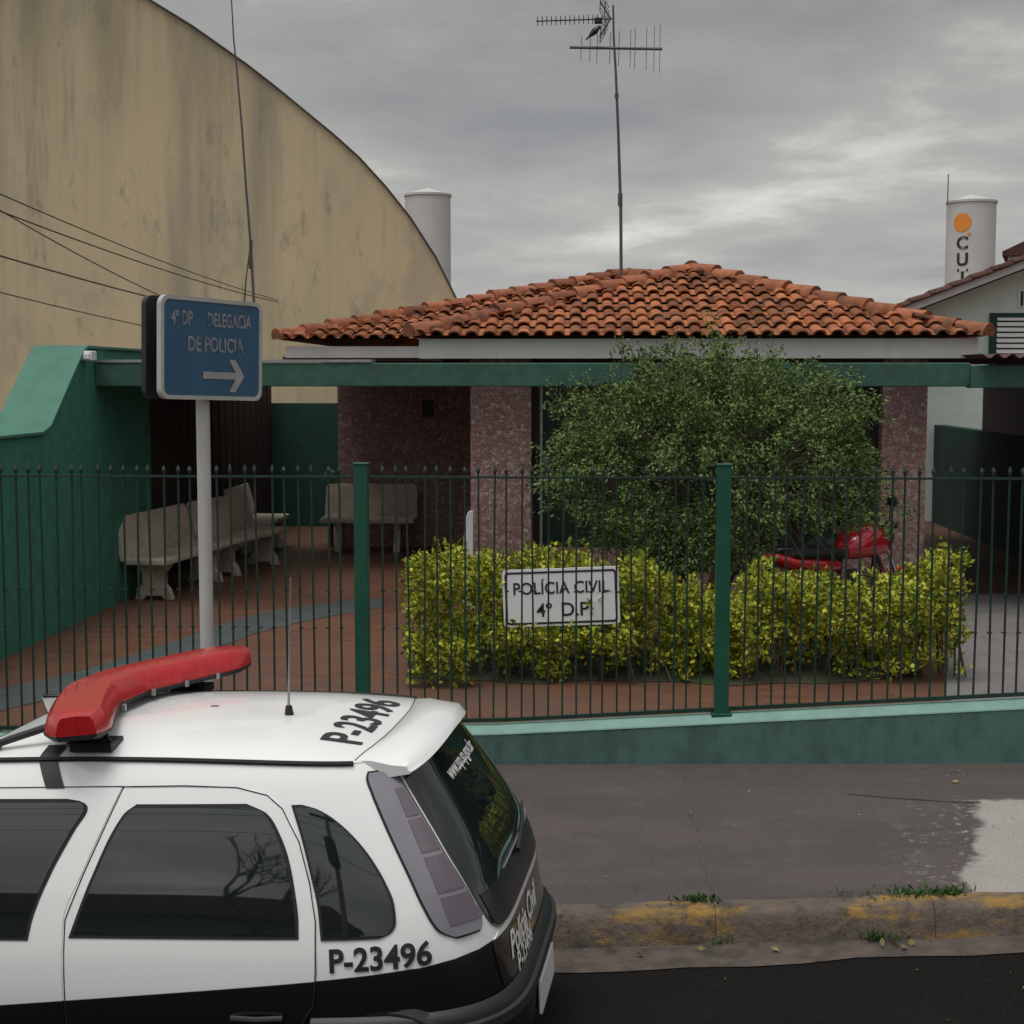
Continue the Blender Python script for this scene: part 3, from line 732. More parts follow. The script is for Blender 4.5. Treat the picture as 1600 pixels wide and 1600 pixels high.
# ------------------------------------------------------------------ water towers far behind
def tower(label, pl, pr, ptop, Y):
    a, b = P(pl, ptop, Y), P(pr, ptop, Y); r = (b.x-a.x)/2; cx_ = (a.x+b.x)/2; zt = P(904, ptop, Y).z
    th = thing('water_tower', label, 'water tower', (cx_, Y, -1.2), group='white water towers on the skyline')
    MB().lathe([(r, -1.2), (r, zt-.5), (r, zt)], (cx_, Y, 0), 48).build('tower_shaft', M_tower, th, smooth=True)
    MB().lathe([(r+.02, zt+.001), (r+.05, zt+.02), (r+.05, zt+.12), (r-.1, zt+.16), (.01, zt+.42)], (cx_, Y, 0), 48).build('tower_cap', M_tower, th, smooth=True)
    return th, cx_, r, zt
tw1, cxa, ra, za1 = tower('plain white round water tower beside the curved hall roof', 633, 704, 307, 70.0)
tw2, cxb, rb_, zb1 = tower('white round water tower with an orange emblem and black letters', 1480, 1556, 322, 70.0)
mb = MB(); l0 = P(1484, 318, 69.0); mb.tube([(l0.x, 69.4, zb1-.1), (l0.x, 69.4, P(1484, 272, 69.4).z)], .025, 6); mb.build('lightning_rod', M_antenna, tw2)
def on_cyl(vs, pxc, pyc, s_=1.0):
    c_ = P(pxc, pyc, 70-rb_); ang0 = math.asin(max(-1, min(1, (c_.x-cxb)/rb_))); out_ = []
    for (x, y, z) in vs:
        a_ = ang0+x*s_/rb_; out_.append((cxb+(rb_+.015)*math.sin(a_), 70-(rb_+.015)*math.cos(a_), c_.z+y*s_))
    return out_
em = MB(); em.grid([on_cyl([(rr*.5*math.cos(2*math.pi*k_/28)*(1+.06*abs(math.cos(4*math.pi*k_/28))), rr*.52*math.sin(2*math.pi*k_/28), 0) for k_ in range(28)], 1505, 347, .80) for rr in (.02, .2, .4, .6, .8, 1.0)], closed_u=True)
dd = [(.09*math.cos(2*math.pi*k_/10), .07*math.sin(2*math.pi*k_/10), 0) for k_ in range(10)]
em.add(on_cyl(dd, 1515, 365.5, 1), [tuple(range(10))]); em.build('emblem', M_orange, tw2)
for ch, py in (('C', 380), ('U', 406), ('T', 431), ('R', 456)):
    vs, fs = text_geo(ch, .78, bold=.03); m_ = MB(); m_.add(on_cyl(vs, 1505, py), fs); m_.build('letter', M_ink, tw2)

# ------------------------------------------------------------------ roof TV antenna, bird, mast, cables
YA = 19.6
ba = P(971, 432, YA); ta = P(958, 8, YA)
an = thing('tv_antenna', 'tall thin television antenna mast rising from the tiled roof', 'antenna', (ba.x, YA, ba.z-.3))
m_ = MB(); pts = [ba-Vector((0,0,.3)), P(970, 330, YA), P(966, 205, YA), P(962, 110, YA), P(959, 60, YA), ta]
m_.tube(pts, [.022, .020, .018, .015, .014, .012], 8); q = P(969, 312, YA); m_.tube([q-Vector((0,0,.08)), q+Vector((0,0,.08))], .03, 8); q = P(963.5, 150, YA); m_.tube([q-Vector((0,0,.03)), q+Vector((0,0,.03))], .026, 8)
m_.build('mast', M_antenna, an, smooth=True)
m_ = MB(); a, b = P(890, 74, YA), P(1035, 76.5, YA); m_.tube([a, b], .020, 6)
bd = m_.build('boom', M_antenna, an)
m_ = MB()
for i, px in enumerate((908, 922, 933, 953, 967, 985, 992, 1010, 1022, 1031)):
    c_ = P(px, 75.5, YA); L_ = .26+.26*i/9; dirv = Vector((.03, .50, .86)).normalized()
    m_.tube([c_-dirv*L_*.75, c_+dirv*L_*.75], .0055, 5)
m_.build('dipole', M_antenna, bd)
m_ = MB(); a, b = P(838, 33, YA), P(960, 29, YA); m_.tube([a, b], .011, 6)
bd = m_.build('boom', M_antenna, an)
m_ = MB()
for i in range(15):
    c_ = a+(b-a)*(i+.3)/17; dirv = Vector((0, .96, -.28)); m_.tube([c_-dirv*.11, c_+dirv*.11], .006, 5)
c_ = P(954, 30, YA)
m_.build('dipole', M_antenna, bd)
m_ = MB(); m_.tube([P(954, 29, YA), P(938, 3, YA)], .012, 6); m_.tube([P(954, 29, YA), P(937, 57, YA)], .012, 6)
for f in (-.45, -.25, .25, .45, .0):
    o_ = Vector((0, f, 0)); m_.tube([P(951, 26, YA)+o_, P(938, 4, YA)+o_], .005, 5); m_.tube([P(951, 32, YA)+o_, P(938, 55, YA)+o_], .005, 5)
for (x_, y_) in ((938, 4), (945, 16), (945, 43), (938, 55)):
    c_ = P(x_, y_, YA); m_.tube([c_-Vector((0,.46,0)), c_+Vector((0,.46,0))], .006, 5)
m_.build('reflector', M_antenna, bd)
m_ = MB(); c_ = P(935, 32, YA); m_.box(c_.x-.05, c_.x+.05, YA-.05, YA+.05, c_.z-.035, c_.z+.03); m_.build('feed_box', M_dark, bd, bevel=.01)
# bird
c_ = P(929, 49, YA-.1)
m_ = MB(); ax = Vector((.72, 0, .69)); prof = [(-.15,.008),(-.11,.012),(-.075,.02),(-.04,.034),(0,.042),(.035,.036),(.055,.026),(.075,.026),(.09,.016),(.105,.004)]
m_.tube([c_+ax*t_ for t_, r in prof], [r for t_, r in prof], 8)
tag(m_.build('bird', M_dark, smooth=True), 'small dark bird near the top of the roof antenna', 'bird')

ms = thing('radio_mast', 'thin leaning radio mast rising above the left roof beam', 'mast', tuple(P(400, 560, 15.0)))
m_ = MB(); m_.tube([P(400, 566, 15), P(397, 480, 15), P(392, 385, 15), P(385, 300, 15), P(378, 200, 15), P(371, 120, 15), P(365, 60, 15), P(360, -30, 15)], [.016, .015, .014, .012, .011, .010, .008, .006], 6)
m_.build('mast_tube', M_antenna, ms, smooth=True)
m_ = MB(); m_.tube([P(392, 375, 15), P(385, 430, 15), P(381, 480, 15.1), P(381, 560, 15.1)], .007, 5); m_.tube([P(392, 375, 15), P(391, 420, 15)], .018, 6); m_.build('stay_wire', M_cable, ms)
def wire(a, b, sag, label, r=.007):
    m__ = MB(); m__.tube([a+(b-a)*t_-Vector((0,0,sag*4*t_*(1-t_))) for t_ in np.linspace(0, 1, 20)], r, 5)
    return tag(m__.build('overhead_cable', M_cable, smooth=True), label, 'cable', 'overhead cables in front of the cream hall')
anchor = P(434, 469, YH-.02)
wire(P(-420, 110, 9), anchor, .12, 'topmost overhead cable crossing the cream hall wall')
wire(P(-420, 160, 9), anchor+Vector((.0,0,-.03)), .12, 'second overhead cable from the top meeting the topmost one at the hall', .008)
wire(P(-420, 60, 10), P(250, 462, 19), .10, 'short steep overhead cable that meets the third one near the left edge', .007)
wire(P(-420, 270, 9), P(330, 487, 20), .05, 'thick overhead cable running down behind the blue sign', .009)
wire(P(-420, 345, 9), P(330, 530, 20), .05, 'lowest overhead cable ending behind the blue sign', .006)

# ------------------------------------------------------------------ concrete benches
def bench_parts(t_, ln):
    hw = ln/2
    m_ = MB(); m_.prism([(-hw, 0), (hw, 0), (hw-.015, .42), (hw-.06, .46), (-hw+.06, .46), (-hw+.015, .42)], 0, .06, 'y', Matrix.Translation((0, .20, .42)) @ Matrix.Rotation(R(-14), 4, 'X'))
    m_.build('backrest', M_bench, t_, bevel=.012, local=True)
    m_ = MB(); m_.prism([(-hw, -.24), (hw, -.24), (hw+.0, .22), (-hw, .22)], .38, .445, 'z'); m_.build('seat', M_bench, t_, bevel=.015, local=True)
    for sx in (-1, 1):
        x = sx*(hw-.24); m_ = MB()
        m_.prism([(-.21, 0), (-.12, 0), (-.10, .04), (.08, .04), (.10, 0), (.20, 0), (.17, .10), (.12, .16), (.12, .28), (.19, .378), (-.21, .378), (-.13, .28), (-.13, .16), (-.18, .10)], x-.045, x+.045, 'x')
        m_.build('leg', M_bench, t_, bevel=.01, local=True)
def bench(label, px, py, yaw, ln=1.5):
    p = onfloor(px, py); t_ = thing('concrete_bench', label, 'bench', (p.x, p.y, ZF), (0, 0, yaw), 'concrete benches on the porch'); bench_parts(t_, ln); return t_
# bench faces local -Y
b1_ = bench('nearest concrete bench, its end towards the fence beside the green wall', 285, 915, R(-76), 1.85); b1_.location = (-4.27, 15.95, ZF)
b1_.rotation_euler.z = R(90-8)
b2_ = bench('second concrete bench along the green wall, behind the nearest one', 380, 880, R(82), 1.55); b2_.location = (-3.98, 17.72, ZF); b2_.rotation_euler.z = R(90-13)
b3_ = bench('farthest concrete bench in the row along the green wall', 430, 855, R(70), 1.3); b3_.location = (-4.15, 19.6, ZF); b3_.rotation_euler.z = R(90)
b4_ = bench('concrete bench with its back against the pink porch wall', 570, 862, 0, 1.25); b4_.location = (-2.76, 19.75, ZF); b4_.rotation_euler.z = R(0)
# small lantern fitting behind the bench
g = P(518, 745, 20.2)
lp = thing('garden_lantern', 'small pale lantern with a green cap above the porch bench', 'lantern', (g.x, 20.2, g.z))
MB().lathe([(.035, -.17), (.05, -.02), (.075, .02), (.02, .03)], (g.x, 20.15, g.z-.02), 12).build('lantern_glass', M_cap, lp, smooth=True)
MB().lathe([(.10, .0), (.085, .05), (.03, .09), (.005, .1)], (g.x, 20.15, g.z+.012), 12).build('lantern_cap', M_beam, lp, smooth=True)
MB().lathe([(.03, ZF-g.z), (.025, -.19)], (g.x, 20.15, g.z), 10).build('lantern_post', M_beam, lp, smooth=True)
# white rounded panel by the pillar
a, b = P(723, 868, 15.0), P(735, 798, 15.0)
wp = MB(); prof = [(a.x, ZF)]+[(a.x+(b.x-a.x)*.9*(t_**2.2), ZF+(b.z-ZF)*(1-(1-t_)**2.6) if False else a.z-.3+(b.z-a.z+.3)*math.sin(t_*math.pi/2)) for t_ in np.linspace(0, 1, 9)]+[(b.x+.03, b.z), (b.x+.03, ZF)]
wp.prism(prof, 14.97, 15.02, 'y')
tag(wp.build('white_panel', M_plate, bevel=.008), 'narrow white panel with a rounded shoulder leaning against the left pillar', 'panel')

# ------------------------------------------------------------------ sign board in the hedge
sg = thing('notice_board', 'white notice board reading POLÍCIA CIVIL in the yellow hedge', 'sign', (0, 11.22, ZF))
YS = 11.22; p0, p1 = P(786, 978, YS), P(968, 887, YS)
cx_, cz_ = (p0.x+p1.x)/2, (p0.z+p1.z)/2; wS, hS = (p1.x-p0.x), (p1.z-p0.z)*.97
MS = Matrix.Translation((cx_, YS, cz_)) @ Matrix.Rotation(R(-2.4), 4, 'Y')
def rrect(w_, h_, r, n=6):
    out_ = []
    for (sx, sy, a0) in ((1,1,0), (-1,1,90), (-1,-1,180), (1,-1,270)):
        for k_ in range(n+1):
            a_ = R(a0+90*k_/n); out_.append((sx*(w_/2-r)+r*math.cos(a_), sy*(h_/2-r)+r*math.sin(a_)))
    return out_
m_ = MB(); m_.prism(rrect(wS, hS, .03), -.012, .012, 'y', MS); m_.build('panel', M_plate, sg)
m_ = MB(); o1, o2 = rrect(wS-.035, hS-.035, .028), rrect(wS-.065, hS-.065, .018)
vs = [tuple(MS @ Vector((x, -.0145, z))) for x, z in o1]+[tuple(MS @ Vector((x, -.0145, z))) for x, z in o2]; n_ = len(o1)
m_.add(vs, [(i, (i+1) % n_, n_+(i+1) % n_, n_+i) for i in range(n_)]); m_.build('border', M_ink, sg)
for txt, dz, dx_, size, sx in (('POLÍCIA CIVIL', .068, .0, .128, .90), ('4º', -.098, -.128, .145, .95), ('D.P.', -.098, .115, .145, 1.0)):
    vs, fs = text_geo(txt, size, bold=.012, sx=sx); m_ = MB(); m_.add([tuple(MS @ Vector((x+dx_, -.015, y+dz))) for x, y, z in vs], fs); m_.build('lettering', M_ink, sg)
m_ = MB()
for sx in (-.3, .3): MB().box(cx_+sx-.02, cx_+sx+.02, YS+.013, YS+.05, ZF, cz_+.1).build('stake', M_dark, sg)

# ------------------------------------------------------------------ blue street sign on pole
YG = 7.9; pb = P(317, 1300, YG)
xg = PX(316, YG); zg = z_kt(xg)+(z_wb(xg)-z_kt(xg))*(YG-YK)/(YW-YK)
st = thing('street_sign', 'faded blue direction sign with a white arrow on a grey pole', 'sign', (xg, YG, zg))
MB().lathe([(.037, zg-.02), (.036, zg+1), (.036, PZ(470, YG))], (xg, YG, 0), 20).build('pole', M_pole, st, smooth=True)
TH_ = R(57)      # panel normal turned towards +x
wG, hG = .70, .515
cz = (PZ(470, YG)+PZ(621, YG))/2+.0
def sgm(off): return Matrix.Translation((xg+.012, YG, cz)) @ Matrix.Rotation(TH_, 4, 'Z') @ Matrix.Rotation(R(1.6), 4, 'Y') @ Matrix.Translation((0, off, 0))
for off, nm in ((-.055, 'front'), (.06, 'back')):
    m_ = MB(); Mx = sgm(off)
    m_.prism(rrect(wG, hG, .045), -.012, .012, 'y', Mx); pl = m_.build('sign_plate', M_sign if nm == 'front' else M_signback, st)
    m_ = MB(); o1, o2 = rrect(wG+.012, hG+.012, .05), rrect(wG-.03, hG-.03, .035); n_ = len(o1)
    yq = (-.016, .016)
    vs = [tuple(Mx @ Vector((x, yq[0], z))) for x, z in o1]+[tuple(Mx @ Vector((x, yq[0], z))) for x, z in o2]+[tuple(Mx @ Vector((x, yq[1], z))) for x, z in o1]+[tuple(Mx @ Vector((x, yq[1], z))) for x, z in o2]
    fs = []
    for i in range(n_):
        j = (i+1) % n_; fs += [(i, j, n_+j, n_+i), (2*n_+i, 2*n_+j, 3*n_+j, 3*n_+i), (i, j, 2*n_+j, 2*n_+i), (n_+i, n_+j, 3*n_+j, 3*n_+i)]
    m_.add(vs, fs); m_.build('rim', M_signedge if nm == 'front' else M_signback, pl)
Mx = sgm(-.055)
for txt, dz, dx_, size, sx in (('4º DP', .150, -.215, .100, .60), ('DELEGACIA', .150, .115, .100, .60), ('DE POLICIA', .02, .02, .105, .72)):
    vs, fs = text_geo(txt, size, bold=.02, sx=sx); m_ = MB(); m_.add([tuple(Mx @ Vector((x+dx_, -.0145, y+dz))) for x, y, z in vs], fs); m_.build('lettering', M_faded, st)
m_ = MB(); ar = [(-.13, -.018), (.10, -.018), (.055, -.085), (.10, -.085), (.165, 0), (.10, .085), (.055, .085), (.10, .018), (-.13, .018)]
m_.add([tuple(Mx @ Vector((x+.06, -.0148, z-.135))) for x, z in ar], [(0,1,7,8), (1,2,3,4), (1,4,7), (4,5,6,7)]); m_.build('arrow', M_arrow, st)
m_ = MB()
for z in (cz-.14, cz+.14): MB().box(-.045, .045, -.045, .05, z-.015, z+.015, Matrix.Translation((xg, YG, 0)) @ Matrix.Rotation(TH_, 4, 'Z')).build('clamp', M_metal, st)
# ------------------------------------------------------------------ patrol car
# local frame: x forward from the tail, y to the car's left, z up from the road
XC, XSF = 1.62, 2.35
NE = 5.2
def cub(xs, ys):
    xs = np.array(xs, float); ys = np.array(ys, float)
    # monotone-ish cubic through the knots
    h = np.diff(xs); dl = np.diff(ys)/h; m_ = np.zeros(len(xs)); m_[1:-1] = np.where(dl[:-1]*dl[1:] > 0, 2*dl[:-1]*dl[1:]/(dl[:-1]+dl[1:]+1e-12), 0); m_[0] = dl[0]; m_[-1] = dl[-1]
    def f(x):
        x = min(max(x, xs[0]), xs[-1]); i = min(int(np.searchsorted(xs, x, side='right')-1), len(xs)-2); t_ = (x-xs[i])/h[i]
        return float((2*t_**3-3*t_**2+1)*ys[i]+(t_**3-2*t_**2+t_)*h[i]*m_[i]+(-2*t_**3+3*t_**2)*ys[i+1]+(t_**3-t_**2)*h[i]*m_[i+1])
    return f
f_xr = cub([.16,.22,.40,.52,.60,.70,.80,.90,1.0,1.1,1.2,1.3,1.38,1.45], [.20,.15,.125,.125,.135,.148,.168,.205,.255,.315,.38,.445,.50,.56])
f_w = cub([.16,.24,.42,.60,.72,.80,.88,.96,1.06,1.16,1.26,1.32,1.36,1.45], [.72,.78,.812,.823,.815,.800,.780,.757,.724,.688,.645,.613,.585,.52])
f_xfl = cub([.16,.3,.5,.62,.72,.80,.86,1.5], [3.70,3.79,3.82,3.79,3.70,3.58,3.48,3.4])
f_xfg = cub([.80,.92,1.05,1.2,1.30,1.38,1.45], [3.12,2.98,2.76,2.50,2.30,2.12,1.98])
def zroof(x): return 1.375-.045*((x-1.75)/1.3)**2
# arc-length table for a corner quarter
_th = np.linspace(0, math.pi/2, 4001); _x = -1.45*np.cos(_th)**(2/NE); _y = .78*np.sin(_th)**(2/NE)
_s = np.concatenate([[0], np.cumsum(np.hypot(np.diff(_x), np.diff(_y)))]); _s /= _s[-1]
def th_of(q): return float(np.interp(q, _s, _th))
def q_of(th): return float(np.interp(th, _th, _s))
def S0(q, z, green):
    sg_ = 1 if q >= 0 else -1; q = abs(q); w_ = f_w(z)
    if q <= 1:
        a = XC-f_xr(z); t_ = th_of(q); return Vector((XC-a*max(math.cos(t_), 0)**(2/NE), sg_*w_*math.sin(t_)**(2/NE), z))
    if q <= 2: return Vector((XC+(XSF-XC)*(q-1), sg_*w_, z))
    xf = f_xfg(z) if green else f_xfl(z); xb = min(XSF, xf-.12)
    t_ = th_of(3-q); a = xf-XSF
    if a < .15: a = .15
    return Vector((XSF+a*max(math.cos(t_), 0)**(2/NE) if xf-XSF > .15 else XSF+(xf-XSF)*max(math.cos(t_), 0)**(2/NE), sg_*w_*math.sin(t_)**(2/NE), z))
def SN(q, z, green, off):
    if off == 0: return S0(q, z, green)
    e_ = 2e-3; du = S0(q+e_, z, green)-S0(q-e_, z, green); dz_ = S0(q, z+e_, green)-S0(q, z-e_, green)
    n_ = du.cross(dz_)
    if n_.length < 1e-12: n_ = Vector((-1,0,0))
    n_.normalize(); p = S0(q, z, green); c_ = Vector((1.6, 0, .8))
    if n_.dot(p-c_) < 0: n_ = -n_
    return p+n_*off
def q_x(x, z, green=True):
    """side parameter for a given x"""
    if x < XC:
        a = XC-f_xr(z); c_ = min(1, max(0, (XC-x)/a)); return q_of(math.acos(c_**(NE/2)))
    if x <= XSF: return 1+(x-XC)/(XSF-XC)
    xf = f_xfg(z) if green else f_xfl(z); a = max(xf-XSF, .15); c_ = min(1, max(0, (x-XSF)/a)); return 3-q_of(math.acos(c_**(NE/2)))
def q_y(y, z): return math.copysign(q_of(math.asin(min(1, abs(y)/f_w(z))**(NE/2))), y)
def interp(kn, z, smooth=True):
    zs = [k_[0] for k_ in kn]; xs = [k_[1] for k_ in kn]
    return cub(zs, xs)(z) if len(kn) > 2 else float(np.interp(z, zs, xs))
def rows_z(z0, z1, n): return [z0+(z1-z0)*(.5-.5*math.cos(math.pi*i/n))*.6+(z1-z0)*i/n*.4 for i in range(n+1)]
def patch(mb_, lo, hi, z0, z1, side=1, off=.003, green=True, nr=24, nc=18, skirt=.012, qmode='x', zfun=None, inset=0.0):
    """lo/hi: knots (z, x) for the two edges; surface sheet standing proud of the body with an edge skirt"""
    zs = rows_z(z0+inset, z1-inset, nr); G = []
    for z in zs:
        a, b = interp(lo, z), interp(hi, z)
        if inset: a += inset; b -= inset
        if qmode != 'yx' and b < a+.002: b = a+.002
        qa, qb = (q_x(a, z, green), q_x(b, z, green)) if qmode == 'x' else (q_y(a, z), q_x(b, z, green)) if qmode == 'yx' else ((q_y(a, z), q_y(b, z)) if qmode == 'y' else (a, b))
        G.append([(side*(qa+(qb-qa)*j/nc), z) for j in range(nc+1)])
    def pt(u, o): return tuple(SN(u[0], u[1], green, o))
    mb_.grid([[pt(u, off) for u in r_] for r_ in G])
    ring = G[0]+[r_[-1] for r_ in G[1:]]+G[-1][-2::-1]+[r_[0] for r_ in G[-2:0:-1]]
    mb_.grid([[pt(u, off) for u in ring], [pt(u, off-skirt) for u in ring]], closed_u=True)
    return [SN(u[0], u[1], green, off) for u in ring]
# livery: white above, black below a line that dips under the doors
t = NT('patrol_livery')
sx_ = t.sep()
line = t.math('ADD', t.math('ADD', .688, t.math('MULTIPLY', t.math('MAXIMUM', t.math('SUBTRACT', .42, sx_[0]), 0.0), .11)), t.math('MULTIPLY', t.math('MAXIMUM', t.math('SUBTRACT', sx_[0], .45), 0.0), -.085))
blk = t.ramp(t.math('SUBTRACT', line, sx_[2]), -.0015, .0015, 0, 1, False)
col = t.mix(blk, (.84,.85,.85), (.007,.007,.008))
M_car = t.finish(col, .25, spec=.5); t.b.inputs['Coat Weight'].default_value = .8; t.b.inputs['Coat Roughness'].default_value = .06
M_wpaint = mat('white_car_paint', (.84,.85,.85), .3, 0, coat=.8)

BETA = R(5.4)
car = thing('patrol_car', 'black and white police hatchback with a red roof light bar at the kerb', 'police car',
            (-.022, 5.66, z_road(-.1)-.022), (0, R(2.4), math.pi-BETA))
qs = [-3+6*i/120 for i in range(121)]
mb = MB()
def ztop_low(q):
    q = abs(q); p = S0(q, .8, False); return float(np.interp(p.x, [0, 2.6, 3.1, 3.5, 3.8], [.86, .86, .84, .78, .70]))
G = []
for i in range(17):
    row = []
    for q in qs[:-1]: zt = ztop_low(q); row.append(tuple(S0(q, .16+(zt-.16)*i/16, False)))
    G.append(row)
mb.grid(G, closed_u=True)
top = G[-1]; GG = [top]
for r in (.94, .8, .6, .3, .02):
    GG.append([(2.0+(x-2.0)*(r if x > 2 else max(r, .0)), y*r, z+.06*(1-r**2)) for x, y, z in top])
mb.grid(GG, closed_u=True)
mb.grid([[(2.0+(x-2)*r, y*r, z) for x, y, z in G[0]] for r in (1, .02)], closed_u=True)
G = []
for i in range(17):
    row = []
    for q in qs[:-1]:
        zt = zroof(S0(q, 1.35, True).x); row.append(tuple(S0(q, .85+(zt-.85)*i/16, True)))
    G.append(row)
mb.grid(G, closed_u=True)
body = mb.build('body', M_car, car, smooth=True, local=True, angle=40)
edge = G[-1]; GG = []
XM = 1.35
for r in (1.0, .97, .92, .84, .72, .58, .42, .25, .02):
    GG.append([(XM+(x-XM)*r, y*r, zroof(XM+(x-XM)*r)+.003+.066*(1-r**2.6)*(.65+.35*min(1, max(0, (x*r+XM*(1-r)-.35)/.6)))) for x, y, z in edge])
roof = MB().grid(GG, closed_u=True).build('roof', M_wpaint, car, smooth=True, local=True, angle=60)
def roof_z(x, y):
    # radial parameter of a roof point
    best = 1.0
    ang = math.atan2(y, x-XM); d = math.hypot(x-XM, y)
    e_ = min(edge, key=lambda p: abs(math.atan2(math.sin(math.atan2(p[1], p[0]-XM)-ang), math.cos(math.atan2(p[1], p[0]-XM)-ang))))
    de = math.hypot(e_[0]-XM, e_[1]); r = min(1, d/de)
    return zroof(x)+.003+.066*(1-r**2.6)*(.65+.35*min(1, max(0, (e_[0]*r+XM*(1-r)-.35)/.6)))
# gutter mouldings
for sgn in (1, -1):
    m_ = MB(); pts = []
    for q in np.linspace(.40, 2.35, 60):
        z = zroof(S0(q, 1.35, True).x)-.004; pts.append(SN(sgn*q, z, True, .004)+Vector((0,0,.004)))
    m_.tube(pts, .009, 6); m_.build('roof_moulding', M_rubber, car, smooth=True, local=True)
# roof spoiler lip overhanging the rear window
def zs_(x, y): return zroof(x)+.003+.066*max(0, 1-abs(y/.575)**2.6)*.9
m_ = MB(); G = []
for j in range(25):
    y = -.53+1.06*j/24; f = y/.53
    xe = .465+.045*abs(f)**3; zt = zs_(.525, y)-.012-.006*abs(f)**3
    x2 = xe-.072+.02*abs(f)**2.5; tk = 1-.72*abs(f)**5; z2 = zt-.040*tk-.010*abs(f)**2
    G.append([(xe+.15, y*.985, roof_z(xe+.15, y*.985)+.002), (xe+.09, y, max(zs_(xe+.09, y)-.004, roof_z(xe+.09, y)+.001)), (xe+.02, y, zt+.003), (xe-.035, y, zt-.009*tk), (x2+.012, y, z2+.014*tk), (x2, y, z2), (x2+.006, y, z2-.008), (xe+.06, y, zt-.045)])
m_.grid(G); m_.add(G[0], [tuple(range(8))]); m_.add(G[-1], [tuple(range(8))]); m_.build('spoiler', M_wpaint, car, smooth=True, local=True, angle=50)
m_ = MB(); m_.tube([(GG_[0][0]+.001, GG_[0][1], GG_[0][2]+.0005) for GG_ in G], .0022, 5); m_.build('roof_seam', M_rubber, car, local=True)
m_ = MB(); m_.add([(.44, -.012, roof_z(.5, 0)-.002), (.44, .016, roof_z(.5, 0)-.002), (.475, .016, roof_z(.5, 0)+.012)], [(0,1,2)]); m_.build('washer_jet', M_dark, car, local=True)

